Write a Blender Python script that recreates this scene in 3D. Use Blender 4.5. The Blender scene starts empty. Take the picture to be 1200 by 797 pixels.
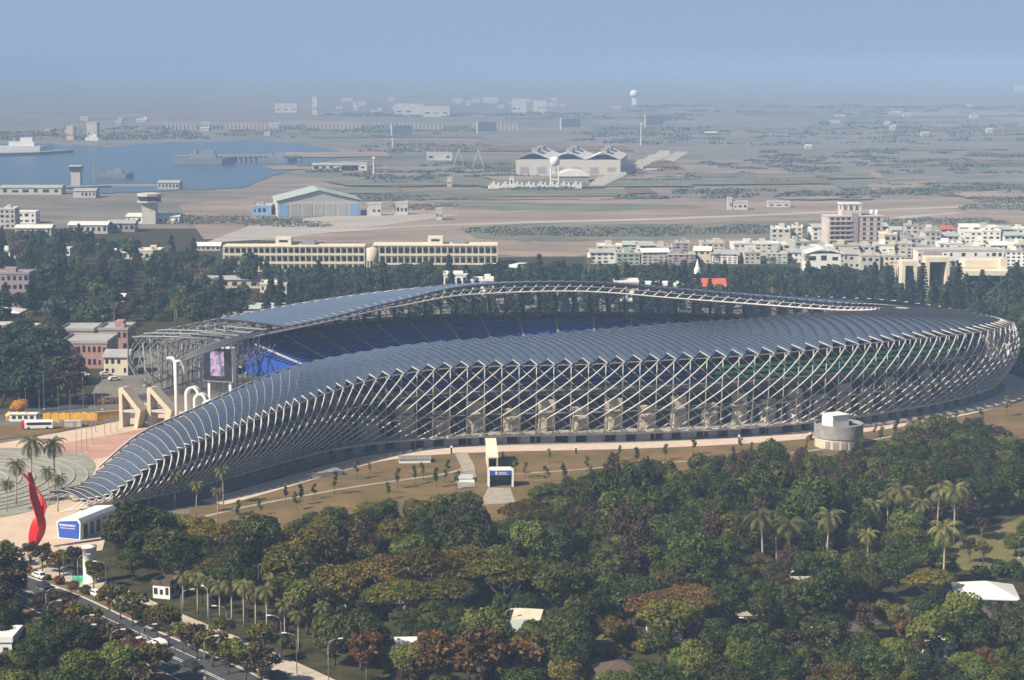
import bpy, bmesh, math, random
import numpy as np
from mathutils import Vector, Matrix

# ---------------------------------------------------------------- camera, world, sun, exposure
scene = bpy.context.scene
col = scene.collection
FPX, CAMH = 2300.0, 120.0
PITCH = math.atan((398.5 - 72.0) / FPX)
cam_data = bpy.data.cameras.new("camera")
cam_data.sensor_width = 36.0
cam_data.lens = FPX / 1200.0 * 36.0
cam_data.clip_start = 1.0
cam_data.clip_end = 60000.0
cam = bpy.data.objects.new("camera", cam_data)
cam.location = (0, 0, CAMH)
cam.rotation_euler = (math.pi / 2 - PITCH, 0, 0)
col.objects.link(cam)
scene.camera = cam

SUN_DIR = Vector((-0.62, -0.42, 0.66)).normalized()       # towards the sun
SUN_EL = math.asin(SUN_DIR.z)
SUN_AZ = math.atan2(SUN_DIR.x, SUN_DIR.y)                   # clockwise from +Y
EXPOSURE = 0.76
SKY_STRENGTH = 0.05
SKY_LOW = (0.325, 0.445, 0.62)
SKY_HIGH = (0.305, 0.44, 0.64)
world = bpy.data.worlds.new("World")
scene.world = world
world.use_nodes = True
wn, wl = world.node_tree.nodes, world.node_tree.links
wn.clear()
w_out = wn.new("ShaderNodeOutputWorld")
w_bg = wn.new("ShaderNodeBackground")
w_bg.inputs["Strength"].default_value = SKY_STRENGTH
sky = wn.new("ShaderNodeTexSky")
sky.sky_type = 'NISHITA'
sky.sun_disc = False
sky.sun_elevation = SUN_EL
sky.sun_rotation = SUN_AZ
sky.altitude = 100
sky.air_density = 1.0
sky.dust_density = 1.6
sky.ozone_density = 3.0
# towards the horizon the sky fades into the pale blue of the haze
w_geo = wn.new("ShaderNodeNewGeometry"); w_sep = wn.new("ShaderNodeSeparateXYZ")
wl.new(w_geo.outputs["Incoming"], w_sep.inputs[0])
w_abs = wn.new("ShaderNodeMath"); w_abs.operation = 'ABSOLUTE'; wl.new(w_sep.outputs["Z"], w_abs.inputs[0])
w_map = wn.new("ShaderNodeMapRange"); w_map.interpolation_type = 'SMOOTHSTEP'
w_map.inputs["From Min"].default_value = 0.02; w_map.inputs["From Max"].default_value = 0.22
wl.new(w_abs.outputs[0], w_map.inputs["Value"])
w_hz = wn.new("ShaderNodeValToRGB")
w_hz.color_ramp.elements[0].position = 0.0; w_hz.color_ramp.elements[0].color = (*SKY_LOW, 1)
w_hz.color_ramp.elements[1].position = 0.06; w_hz.color_ramp.elements[1].color = (*SKY_HIGH, 1)
wl.new(w_abs.outputs[0], w_hz.inputs["Fac"])
w_sc = wn.new("ShaderNodeVectorMath"); w_sc.operation = 'SCALE'; w_sc.inputs["Scale"].default_value = 2 ** -EXPOSURE / SKY_STRENGTH
wl.new(w_hz.outputs["Color"], w_sc.inputs[0])
w_mix = wn.new("ShaderNodeMix"); w_mix.data_type = 'RGBA'
wl.new(w_map.outputs["Result"], w_mix.inputs["Factor"]); wl.new(w_sc.outputs[0], w_mix.inputs["A"]); wl.new(sky.outputs["Color"], w_mix.inputs["B"])
wl.new(w_mix.outputs["Result"], w_bg.inputs["Color"])
wl.new(w_bg.outputs["Background"], w_out.inputs["Surface"])

sun_data = bpy.data.lights.new("sun", 'SUN')
sun_data.energy = 5.0
sun_data.angle = math.radians(0.53)
sun_data.color = (1.0, 0.89, 0.72)
sun = bpy.data.objects.new("sun", sun_data)
sun.rotation_euler = (-SUN_DIR).to_track_quat('-Z', 'Y').to_euler()
sun.location = (0, 0, 400)
col.objects.link(sun)

scene.view_settings.view_transform = 'Standard'
scene.view_settings.look = 'None'
scene.view_settings.exposure = EXPOSURE
scene.view_settings.gamma = 1.0
scene.view_settings.use_curve_mapping = False
scene.render.engine = 'CYCLES'
scene.cycles.use_denoising = True
scene.cycles.max_bounces = 5
scene.cycles.diffuse_bounces = 2
scene.cycles.glossy_bounces = 2
scene.cycles.transmission_bounces = 2
scene.cycles.transparent_max_bounces = 6
scene.cycles.volume_bounces = 1
scene.cycles.caustics_reflective = False
scene.cycles.caustics_refractive = False
HAZE_DENSITY = 0.000205
HAZE_COLOR = (0.318, 0.46, 0.70, 1)

# ---------------------------------------------------------------- helpers
rng = random.Random(7)
PI = math.pi
_cp, _sp = math.cos(PITCH), math.sin(PITCH)

def at(px, py, z=0.0):
    """The point at height z seen at that place of the photograph (1200 x 797)."""
    a, b = px - 600.0, 398.5 - py
    d = Vector((a, _cp * FPX + _sp * b, -_sp * FPX + _cp * b))
    t = (z - CAMH) / d.z
    return Vector((d.x * t, d.y * t, z))

def to_px(p):
    x, y, z = p[0], p[1], p[2] - CAMH
    dep = y * _cp - z * _sp
    return 600 + FPX * x / dep, 398.5 - FPX * (y * _sp + z * _cp) / dep

def mpp(p):
    """Metres per photograph pixel at a point."""
    return (p[1] * _cp - (p[2] - CAMH) * _sp) / FPX

class MB:
    """Collects shapes that become ONE mesh object."""
    def __init__(self):
        self.v, self.f, self.uv = [], [], []
    def add(self, verts, faces):
        n = len(self.v)
        self.v += [tuple(q) for q in verts]
        self.f += [tuple(i + n for i in fc) for fc in faces]
        return self
    def box(self, cx, cy, z0, sx, sy, sz, rz=0.0):
        c, s = math.cos(rz), math.sin(rz)
        vs = []
        for z in (z0, z0 + sz):
            for x, y in ((-1, -1), (1, -1), (1, 1), (-1, 1)):
                a, b = x * sx / 2, y * sy / 2
                vs.append((cx + a * c - b * s, cy + a * s + b * c, z))
        return self.add(vs, [(3, 2, 1, 0), (4, 5, 6, 7), (0, 1, 5, 4), (1, 2, 6, 5), (2, 3, 7, 6), (3, 0, 4, 7)])
    def prism(self, poly, z0, z1):
        n = len(poly)
        vs = [(p[0], p[1], z0) for p in poly] + [(p[0], p[1], z1) for p in poly]
        fs = [tuple(reversed(range(n))), tuple(range(n, 2 * n))]
        fs += [(i, (i + 1) % n, n + (i + 1) % n, n + i) for i in range(n)]
        return self.add(vs, fs)
    def extrude(self, prof, a, b, axis):
        """prof: (u, z) outline swept along the horizontal unit vector axis from a to b; u runs along its left normal."""
        ax = Vector((axis[0], axis[1], 0)).normalized()
        nx = Vector((-ax.y, ax.x, 0))
        n = len(prof)
        vs = []
        for t in (a, b):
            for u, z in prof:
                q = ax * t + nx * u
                vs.append((q.x, q.y, z))
        fs = [tuple(range(n)), tuple(reversed(range(n, 2 * n)))]
        fs += [(i, n + i, n + (i + 1) % n, (i + 1) % n) for i in range(n)]
        return self.add(vs, fs)
    def tube(self, pts, r, n=6, r1=None, cap=True):
        pts = [Vector(p) for p in pts]
        m = len(pts)
        vs, fs = [], []
        up = Vector((0, 0, 1))
        for i, p in enumerate(pts):
            d = (pts[min(i + 1, m - 1)] - pts[max(i - 1, 0)])
            if d.length < 1e-9: d = Vector((0, 0, 1))
            d.normalize()
            ref = up if abs(d.z) < 0.92 else Vector((1, 0, 0))
            a = d.cross(ref).normalized(); b = a.cross(d)
            rr = r if r1 is None else r + (r1 - r) * i / (m - 1)
            for k in range(n):
                t = 2 * PI * k / n
                vs.append(p + a * (rr * math.cos(t)) + b * (rr * math.sin(t)))
        for i in range(m - 1):
            for k in range(n):
                fs.append((i * n + k, i * n + (k + 1) % n, (i + 1) * n + (k + 1) % n, (i + 1) * n + k))
        if cap:
            fs.append(tuple(reversed(range(n)))); fs.append(tuple(range((m - 1) * n, m * n)))
        return self.add(vs, fs)
    def lathe(self, prof, cx=0, cy=0, n=20, sx=1.0, sy=1.0):
        vs, fs = [], []
        for r, z in prof:
            for k in range(n):
                t = 2 * PI * k / n
                vs.append((cx + r * sx * math.cos(t), cy + r * sy * math.sin(t), z))
        for i in range(len(prof) - 1):
            for k in range(n):
                fs.append((i * n + k, i * n + (k + 1) % n, (i + 1) * n + (k + 1) % n, (i + 1) * n + k))
        fs.append(tuple(reversed(range(n)))); fs.append(tuple(range((len(prof) - 1) * n, len(prof) * n)))
        return self.add(vs, fs)
    def mesh(self, name, mat, smooth=False):
        me = bpy.data.meshes.new(name)
        me.from_pydata(self.v, [], self.f)
        if mat: me.materials.append(mat)
        if self.uv:
            ul = me.uv_layers.new(name="UVMap")
            flat = [c for uv in self.uv for c in uv]
            ul.data.foreach_set("uv", flat)
        if smooth:
            me.polygons.foreach_set("use_smooth", [True] * len(me.polygons))
        me.update()
        return me
    def build(self, name, mat, parent=None, smooth=False, **tags):
        o = bpy.data.objects.new(name, self.mesh(name, mat, smooth))
        col.objects.link(o)
        if parent: o.parent = parent
        for k, v in tags.items(): o[k] = v
        return o

def thing(name, label, cat, loc=(0, 0, 0), rz=0.0, group=None):
    o = bpy.data.objects.new(name, None)
    o.empty_display_size = 0.5
    col.objects.link(o)
    o.location = loc; o.rotation_euler = (0, 0, rz)
    o["label"] = label; o["category"] = cat
    if group: o["group"] = group
    return o

def tag(o, label, cat, group=None):
    o["label"] = label; o["category"] = cat
    if group: o["group"] = group
    return o

def dup(root, loc, rz=0.0, sc=None, label=None, group=None):
    r = root.copy(); col.objects.link(r)
    r.location = loc; r.rotation_euler = (0, 0, rz)
    if sc: r.scale = sc
    if label: r["label"] = label
    if group: r["group"] = group
    for ch in root.children:
        c = ch.copy(); col.objects.link(c); c.parent = r
        for g in ch.children:
            d = g.copy(); col.objects.link(d); d.parent = c
    return r

# ---------------------------------------------------------------- materials
def mat(name, base, rough=0.7, spec=0.3, metal=0.0, var=0.25, scale=0.4, detail=4.0, var2=None, bump=0.0, stretch=(1, 1, 1)):
    """A principled surface whose colour wanders with two scales of noise."""
    m = bpy.data.materials.new(name); m.use_nodes = True
    nt = m.node_tree; n, l = nt.nodes, nt.links
    b = n["Principled BSDF"]
    b.inputs["Roughness"].default_value = rough
    b.inputs["Specular IOR Level"].default_value = spec
    b.inputs["Metallic"].default_value = metal
    tc = n.new("ShaderNodeTexCoord"); mp = n.new("ShaderNodeMapping")
    mp.inputs["Scale"].default_value = stretch
    l.new(tc.outputs["Object"], mp.inputs["Vector"])
    no = n.new("ShaderNodeTexNoise")
    no.inputs["Scale"].default_value = scale; no.inputs["Detail"].default_value = detail
    no.inputs["Roughness"].default_value = 0.65
    l.new(mp.outputs["Vector"], no.inputs["Vector"])
    ra = n.new("ShaderNodeValToRGB")
    lo = tuple(c * (1 - var) for c in base) if var2 is None else var2
    hi = tuple(min(1, c * (1 + var)) for c in base)
    ra.color_ramp.elements[0].position = 0.32; ra.color_ramp.elements[0].color = (*lo, 1)
    ra.color_ramp.elements[1].position = 0.68; ra.color_ramp.elements[1].color = (*hi, 1)
    l.new(no.outputs["Fac"], ra.inputs["Fac"])
    l.new(ra.outputs["Color"], b.inputs["Base Color"])
    if bump:
        bp = n.new("ShaderNodeBump"); bp.inputs["Strength"].default_value = bump
        l.new(no.outputs["Fac"], bp.inputs["Height"]); l.new(bp.outputs["Normal"], b.inputs["Normal"])
    return m

def leaf_mat(name, c1, c2, trans=0.14, rnd=0.38):
    """Foliage: two tones wander through the crown, each tree a little different."""
    m = bpy.data.materials.new(name); m.use_nodes = True
    nt = m.node_tree; n, l = nt.nodes, nt.links
    b = n["Principled BSDF"]
    b.inputs["Roughness"].default_value = 0.6; b.inputs["Specular IOR Level"].default_value = 0.25
    tc = n.new("ShaderNodeTexCoord"); oi = n.new("ShaderNodeObjectInfo")
    no = n.new("ShaderNodeTexNoise"); no.inputs["Scale"].default_value = 0.8; no.inputs["Detail"].default_value = 3
    ad = n.new("ShaderNodeVectorMath"); ad.operation = 'ADD'
    sc_ = n.new("ShaderNodeVectorMath"); sc_.operation = 'SCALE'; sc_.inputs["Scale"].default_value = 40
    cb = n.new("ShaderNodeCombineXYZ")
    for k in "XYZ": l.new(oi.outputs["Random"], cb.inputs[k])
    l.new(cb.outputs[0], sc_.inputs[0]); l.new(tc.outputs["Object"], ad.inputs[0]); l.new(sc_.outputs[0], ad.inputs[1])
    l.new(ad.outputs[0], no.inputs["Vector"])
    ra = n.new("ShaderNodeValToRGB")
    ra.color_ramp.elements[0].position = 0.35; ra.color_ramp.elements[0].color = (*c1, 1)
    ra.color_ramp.elements[1].position = 0.66; ra.color_ramp.elements[1].color = (*c2, 1)
    l.new(no.outputs["Fac"], ra.inputs["Fac"])
    hs = n.new("ShaderNodeHueSaturation")
    mr = n.new("ShaderNodeMapRange"); mr.inputs["To Min"].default_value = 1 - rnd; mr.inputs["To Max"].default_value = 1 + rnd
    l.new(oi.outputs["Random"], mr.inputs["Value"]); l.new(mr.outputs["Result"], hs.inputs["Value"])
    wn_ = n.new("ShaderNodeTexWhiteNoise"); wn_.noise_dimensions = '1D'
    l.new(oi.outputs["Random"], wn_.inputs["W"])
    mh = n.new("ShaderNodeMapRange"); mh.inputs["To Min"].default_value = 0.475; mh.inputs["To Max"].default_value = 0.525
    l.new(wn_.outputs["Value"], mh.inputs["Value"]); l.new(mh.outputs["Result"], hs.inputs["Hue"])
    l.new(ra.outputs["Color"], hs.inputs["Color"])
    l.new(hs.outputs["Color"], b.inputs["Base Color"])
    tr = n.new("ShaderNodeBsdfTranslucent"); l.new(hs.outputs["Color"], tr.inputs["Color"])
    mx = n.new("ShaderNodeMixShader"); mx.inputs[0].default_value = trans
    out = n["Material Output"]
    l.new(b.outputs[0], mx.inputs[1]); l.new(tr.outputs[0], mx.inputs[2]); l.new(mx.outputs[0], out.inputs["Surface"])
    return m

def panel_mat():
    """Solar glass: dark cells in rows, paler frames between the modules (uv in metres)."""
    m = bpy.data.materials.new("solar_glass"); m.use_nodes = True
    nt = m.node_tree; n, l = nt.nodes, nt.links
    b = n["Principled BSDF"]
    b.inputs["Roughness"].default_value = 0.30; b.inputs["Specular IOR Level"].default_value = 0.5
    uv = n.new("ShaderNodeUVMap"); uv.uv_map = "UVMap"
    sp = n.new("ShaderNodeSeparateXYZ"); l.new(uv.outputs["UV"], sp.inputs[0])
    def frac_line(src, period, width):
        d = n.new("ShaderNodeMath"); d.operation = 'DIVIDE'; d.inputs[1].default_value = period; l.new(src, d.inputs[0])
        fr = n.new("ShaderNodeMath"); fr.operation = 'FRACT'; l.new(d.outputs[0], fr.inputs[0])
        lt = n.new("ShaderNodeMath"); lt.operation = 'LESS_THAN'; lt.inputs[1].default_value = width / period
        l.new(fr.outputs[0], lt.inputs[0]); return lt.outputs[0]
    a = frac_line(sp.outputs["X"], 1.55, 0.09)
    c = frac_line(sp.outputs["Y"], 1.8, 0.07)
    no = n.new("ShaderNodeTexNoise"); no.inputs["Scale"].default_value = 0.25; l.new(uv.outputs["UV"], no.inputs["Vector"])
    ra = n.new("ShaderNodeValToRGB")
    ra.color_ramp.elements[0].position = 0.3; ra.color_ramp.elements[0].color = (0.068, 0.098, 0.160, 1)
    ra.color_ramp.elements[1].position = 0.7; ra.color_ramp.elements[1].color = (0.115, 0.152, 0.218, 1)
    l.new(no.outputs["Fac"], ra.inputs["Fac"])
    m1 = n.new("ShaderNodeMix"); m1.data_type = 'RGBA'; m1.inputs["B"].default_value = (0.012, 0.016, 0.03, 1)
    l.new(a, m1.inputs["Factor"]); l.new(ra.outputs["Color"], m1.inputs["A"])
    m2 = n.new("ShaderNodeMix"); m2.data_type = 'RGBA'; m2.inputs["B"].default_value = (0.18, 0.2, 0.23, 1)
    l.new(c, m2.inputs["Factor"]); l.new(m1.outputs["Result"], m2.inputs["A"])
    l.new(m2.outputs["Result"], b.inputs["Base Color"])
    rr = n.new("ShaderNodeMapRange"); rr.inputs["To Min"].default_value = 0.28; rr.inputs["To Max"].default_value = 0.8
    l.new(a, rr.inputs["Value"]); l.new(rr.outputs["Result"], b.inputs["Roughness"])
    return m

def ground_mat():
    """Open country: dry grass, scrub and bare earth in patches of several sizes."""
    m = bpy.data.materials.new("open_ground"); m.use_nodes = True
    nt = m.node_tree; n, l = nt.nodes, nt.links
    b = n["Principled BSDF"]; b.inputs["Roughness"].default_value = 0.95; b.inputs["Specular IOR Level"].default_value = 0.1
    tc = n.new("ShaderNodeTexCoord")
    def noise(scale, stretch, detail=5):
        mp = n.new("ShaderNodeMapping"); mp.inputs["Scale"].default_value = stretch
        l.new(tc.outputs["Object"], mp.inputs["Vector"])
        no = n.new("ShaderNodeTexNoise"); no.inputs["Scale"].default_value = scale; no.inputs["Detail"].default_value = detail
        no.inputs["Roughness"].default_value = 0.6
        l.new(mp.outputs["Vector"], no.inputs["Vector"]); return no.outputs["Fac"]
    big = noise(0.0035, (0.6, 1.0, 1)); mid = noise(0.022, (0.5, 1, 1)); fine = noise(0.3, (1, 1, 1))
    r1 = n.new("ShaderNodeValToRGB")
    e = r1.color_ramp.elements
    e[0].position = 0.36; e[0].color = (0.14, 0.145, 0.125, 1)  # ground tones paled and cooled, so the colour adds to the haze
    e[1].position = 0.64; e[1].color = (0.235, 0.195, 0.17, 1)
    k = e.new(0.5); k.color = (0.185, 0.165, 0.145, 1)
    l.new(big, r1.inputs["Fac"])
    r2 = n.new("ShaderNodeValToRGB")
    r2.color_ramp.elements[0].position = 0.40; r2.color_ramp.elements[0].color = (0.66, 0.70, 0.66, 1)
    r2.color_ramp.elements[1].position = 0.56; r2.color_ramp.elements[1].color = (1, 1, 1, 1)
    l.new(mid, r2.inputs["Fac"])
    mu = n.new("ShaderNodeMix"); mu.data_type = 'RGBA'; mu.blend_type = 'MULTIPLY'; mu.inputs["Factor"].default_value = 1
    l.new(r1.outputs["Color"], mu.inputs["A"]); l.new(r2.outputs["Color"], mu.inputs["B"])
    r3 = n.new("ShaderNodeMapRange"); r3.inputs["To Min"].default_value = 0.6; r3.inputs["To Max"].default_value = 1.4
    l.new(fine, r3.inputs["Value"])
    mv = n.new("ShaderNodeVectorMath"); mv.operation = 'SCALE'
    l.new(mu.outputs["Result"], mv.inputs[0]); l.new(r3.outputs["Result"], mv.inputs["Scale"])
    l.new(mv.outputs[0], b.inputs["Base Color"])
    return m

def water_mat():
    m = bpy.data.materials.new("harbour_water"); m.use_nodes = True
    nt = m.node_tree; n, l = nt.nodes, nt.links
    b = n["Principled BSDF"]
    b.inputs["Base Color"].default_value = (0.035, 0.075, 0.12, 1)
    b.inputs["Roughness"].default_value = 0.25
    tc = n.new("ShaderNodeTexCoord"); no = n.new("ShaderNodeTexNoise"); no.inputs["Scale"].default_value = 0.15; no.inputs["Detail"].default_value = 4
    l.new(tc.outputs["Object"], no.inputs["Vector"])
    bp = n.new("ShaderNodeBump"); bp.inputs["Strength"].default_value = 0.5; bp.inputs["Distance"].default_value = 0.5
    l.new(no.outputs["Fac"], bp.inputs["Height"]); l.new(bp.outputs["Normal"], b.inputs["Normal"])
    return m

M = dict(
    ground=ground_mat(), water=water_mat(), solar=panel_mat(),
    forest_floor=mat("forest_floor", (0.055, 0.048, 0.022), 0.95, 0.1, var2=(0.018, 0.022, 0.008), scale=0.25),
    lawn=mat("dry_lawn", (0.165, 0.102, 0.052), 0.95, 0.1, var2=(0.085, 0.076, 0.032), scale=0.06, detail=10),
    worn_earth=mat("worn_earth", (0.19, 0.12, 0.07), 0.95, 0.1, var2=(0.13, 0.082, 0.045), scale=0.4, detail=8),
    lawn_green=mat("lawn_green_patch", (0.125, 0.10, 0.03), 0.95, 0.1, var2=(0.065, 0.068, 0.018), scale=0.3, detail=8),
    green_lawn=mat("green_lawn", (0.145, 0.125, 0.05), 0.95, 0.1, var2=(0.085, 0.09, 0.03), scale=0.06, detail=7),
    hazed_dry_field=mat("hazed_dry_field", (0.235, 0.185, 0.15), 0.95, 0.1, var=0.3, scale=0.02, stretch=(0.4, 1, 1), detail=6),  # dry soil, paled further to paint in haze
    scrub_field=mat("scrub_field", (0.15, 0.15, 0.11), 0.95, 0.1, var2=(0.09, 0.10, 0.08), scale=0.03, detail=7, stretch=(0.6, 1, 1)),  # lifted dark tone paints haze into the scrub's colour
    plaza=mat("plaza_paving", (0.52, 0.405, 0.31), 0.85, 0.2, var=0.1, scale=0.2, detail=6),
    pave_cream=mat("cream_paving", (0.42, 0.36, 0.29), 0.9, 0.2, var=0.18, scale=0.3, detail=7),
    plaza_red=mat("plaza_red_paving", (0.42, 0.24, 0.19), 0.85, 0.2, var=0.25, scale=0.08, stretch=(0.3, 1, 1), detail=6),
    promenade=mat("promenade_paving", (0.52, 0.42, 0.35), 0.85, 0.2, var=0.1, scale=0.3),
    concrete=mat("concrete", (0.45, 0.43, 0.39), 0.85, 0.25, var=0.15, scale=0.5),
    concrete_dark=mat("weathered_concrete", (0.24, 0.235, 0.225), 0.85, 0.25, var=0.22, scale=0.35),
    worn_path=mat("worn_path", (0.30, 0.27, 0.225), 0.9, 0.2, var=0.2, scale=0.4),
    beige=mat("beige_render", (0.50, 0.435, 0.335), 0.85, 0.25, var=0.12, scale=0.3),
    cream=mat("cream_render", (0.62, 0.56, 0.44), 0.85, 0.25, var=0.10, scale=0.15),
    white=mat("white_paint", (0.70, 0.69, 0.665), 0.6, 0.35, var=0.06, scale=0.4),
    white_steel=mat("white_steel", (0.50, 0.475, 0.445), 0.42, 0.5, var=0.08, scale=0.4),
    grey_steel=mat("grey_steel", (0.22, 0.225, 0.235), 0.45, 0.5, var=0.12, scale=0.5),
    silver_steel=mat("silver_steel", (0.36, 0.35, 0.335), 0.45, 0.5, var=0.15, scale=0.5),
    dark_steel=mat("dark_steel", (0.075, 0.085, 0.11), 0.5, 0.45, var=0.2, scale=0.5),
    asphalt=mat("asphalt", (0.055, 0.056, 0.06), 0.9, 0.25, var=0.2, scale=0.6, detail=8),
    runway=mat("runway_concrete", (0.34, 0.31, 0.28), 0.9, 0.2, var=0.18, scale=0.03, stretch=(0.2, 1, 1)),
    paint=mat("road_paint", (0.75, 0.75, 0.72), 0.7, 0.3, var=0.1, scale=2),
    recess=mat("dark_recess", (0.016, 0.019, 0.028), 0.9, 0.1, var=0.4, scale=0.3),  # near-black paints in the shade of openings behind the lattice
    dark_glass=mat("dark_glass", (0.022, 0.028, 0.04), 0.18, 0.5, var=0.3, scale=1.5),
    seats=mat("blue_seats", (0.020, 0.070, 0.34), 0.6, 0.3, var=0.12, scale=0.5),
    seats_green=mat("green_seats", (0.09, 0.46, 0.30), 0.6, 0.3, var=0.25, scale=0.5),
    pinkish=mat("pink_cream_render", (0.50, 0.43, 0.385), 0.85, 0.25, var=0.1, scale=0.2),
    far_white=mat("hazed_white", (0.46, 0.45, 0.43), 0.8, 0.2, var=0.15, scale=0.1),  # white dulled to paint haze onto far buildings
    turf=mat("terrace_turf", (0.25, 0.245, 0.205), 0.95, 0.1, var2=(0.19, 0.195, 0.16), scale=0.15, detail=6),
    pitch=mat("pitch_grass", (0.05, 0.12, 0.03), 0.9, 0.1, var=0.2, scale=0.2),
    track=mat("running_track", (0.30, 0.09, 0.06), 0.9, 0.1, var=0.1, scale=0.5),
    red=mat("red_lacquer", (0.62, 0.018, 0.015), 0.35, 0.5, var=0.15, scale=0.6),
    blue=mat("blue_sign", (0.022, 0.085, 0.42), 0.5, 0.4, var=0.08, scale=0.6),
    lf_orange=leaf_mat("orange_blossom", (0.30, 0.11, 0.02), (0.62, 0.26, 0.03)),
    yellow=mat("yellow_boards", (0.78, 0.42, 0.035), 0.6, 0.3, var=0.15, scale=0.4),
    orange=mat("orange_boards", (0.70, 0.26, 0.04), 0.6, 0.3, var=0.3, scale=0.6),
    roof_green=mat("green_metal_roof", (0.34, 0.40, 0.365), 0.6, 0.4, var=0.1, scale=0.1),
    roof_grey=mat("grey_metal_roof", (0.34, 0.34, 0.33), 0.6, 0.4, var=0.15, scale=0.08),
    roof_white=mat("white_metal_roof", (0.64, 0.63, 0.59), 0.6, 0.35, var=0.12, scale=0.2),
    roof_brown=mat("brown_tile_roof", (0.085, 0.062, 0.05), 0.85, 0.2, var=0.35, scale=0.8, stretch=(1, 3, 1)),
    roof_red=mat("red_tile_roof", (0.42, 0.11, 0.06), 0.85, 0.2, var=0.2, scale=0.6),
    brick=mat("pink_brick", (0.36, 0.22, 0.20), 0.9, 0.2, var=0.12, scale=0.4),
    mauve=mat("mauve_render", (0.30, 0.25, 0.28), 0.9, 0.2, var=0.12, scale=0.3),
    blue_wall=mat("blue_cladding", (0.18, 0.34, 0.55), 0.6, 0.3, var=0.1, scale=0.3),
    hull=mat("grey_hull", (0.20, 0.225, 0.25), 0.6, 0.3, var=0.12, scale=0.1),
    bark=mat("bark", (0.13, 0.095, 0.065), 0.9, 0.1, var=0.3, scale=2, stretch=(1, 1, 0.3)),
    bark_pale=mat("pale_bark", (0.36, 0.30, 0.24), 0.9, 0.1, var=0.25, scale=2, stretch=(1, 1, 0.3)),
    rust_shrub=leaf_mat("rust_hedge_leaves", (0.16, 0.065, 0.02), (0.34, 0.15, 0.045)),
    car_white=mat("white_car_paint", (0.75, 0.75, 0.75), 0.25, 0.5, var=0.03),
    car_dark=mat("dark_car_paint", (0.03, 0.035, 0.045), 0.25, 0.5, var=0.05),
    car_red=mat("red_car_paint", (0.45, 0.03, 0.03), 0.25, 0.5, var=0.05),
    rubber=mat("rubber", (0.02, 0.02, 0.02), 0.8, 0.2, var=0.1),
    lf_dark=leaf_mat("dark_leaves", (0.010, 0.019, 0.003), (0.074, 0.092, 0.010)),
    lf_olive=leaf_mat("olive_leaves", (0.046, 0.044, 0.006), (0.172, 0.142, 0.016)),
    lf_light=leaf_mat("light_leaves", (0.050, 0.070, 0.010), (0.14, 0.155, 0.024)),
    lf_brown=leaf_mat("dull_brown_leaves", (0.034, 0.023, 0.012), (0.094, 0.062, 0.033)),
    lf_rust=leaf_mat("rust_leaves", (0.07, 0.038, 0.012), (0.17, 0.085, 0.025)),
    lf_palm=leaf_mat("palm_fronds", (0.055, 0.068, 0.018), (0.19, 0.17, 0.06)),
    lf_pine=leaf_mat("pine_needles", (0.010, 0.024, 0.016), (0.032, 0.058, 0.030)),
    lf_far=leaf_mat("wood_leaves", (0.018, 0.036, 0.016), (0.055, 0.085, 0.030)),
    lf_scrub=leaf_mat("scrub_leaves", (0.085, 0.10, 0.08), (0.145, 0.15, 0.115)),  # pale, low-contrast leaves: haze painted into the colour
    lf_magenta=leaf_mat("magenta_blossom", (0.10, 0.02, 0.035), (0.26, 0.06, 0.09)),
)

# ---------------------------------------------------------------- the stadium's plan and section
BASE = [(-110,510),(-103,516),(-92,528),(-75.5,554.1),(-52.4,591),(-26.8,604.5),(0,610),(27,612.5),(54.6,617.5),(83,626),(113.5,642.4),
        (147.8,669.7),(172,698),(183,724),(182,752),(170,778),(148,799),(115,816),(72,828),(25,832),(-25,825),(-70,803),(-107,765),(-127,726),(-134,705)]
def _spline(P, n=40):
    P = np.array(P, float); out = []
    Q = np.vstack([2 * P[0] - P[1], P, 2 * P[-1] - P[-2]])
    for i in range(1, len(Q) - 2):
        p0, p1, p2, p3 = Q[i - 1:i + 3]
        for k in range(n):
            t = k / n
            out.append(.5 * ((2 * p1) + (-p0 + p2) * t + (2 * p0 - 5 * p1 + 4 * p2 - p3) * t * t + (-p0 + 3 * p1 - 3 * p2 + p3) * t ** 3))
    out.append(Q[-2]); C = np.array(out)
    for _ in range(300):
        C[1:-1] = .25 * C[:-2] + .5 * C[1:-1] + .25 * C[2:]
    return C
_C = _spline(BASE)
_d = np.r_[0, np.cumsum(np.linalg.norm(np.diff(_C, axis=0), axis=1))]
SL = float(_d[-1])
_S = np.linspace(0, SL, 1200)
_X = np.c_[np.interp(_S, _d, _C[:, 0]), np.interp(_S, _d, _C[:, 1])]
_T = np.gradient(_X, axis=0); _T /= np.linalg.norm(_T, axis=1)[:, None]
def table(pairs, sm=14):
    a = np.array(pairs, float)
    v = np.interp(_S, a[:, 0], a[:, 1]); k = np.ones(2 * sm + 1) / (2 * sm + 1)
    p = np.r_[np.full(sm, v[0]), v, np.full(sm, v[-1])]
    return np.convolve(p, k, 'valid')
HE = table([(0,4.5),(10,11),(22,15.3),(44,17.8),(66,19.8),(88,21.5),(111,24),(133,26),(155,26),(177,26),(199,26.8),(244,27.5),(277,28.2),(300,27.7),
            (332,26.5),(355,25.7),(380,24),(400,22.5),(420,21.5),(445,22.5),(470,23),(490,22.3),(515,22.3),(540,23),(560,24),(580,25),(600,26),(640,26.2),
            (660,25.5),(690,24),(720,22.5),(750,21),(775,20.5),(802,20.5)])
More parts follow.
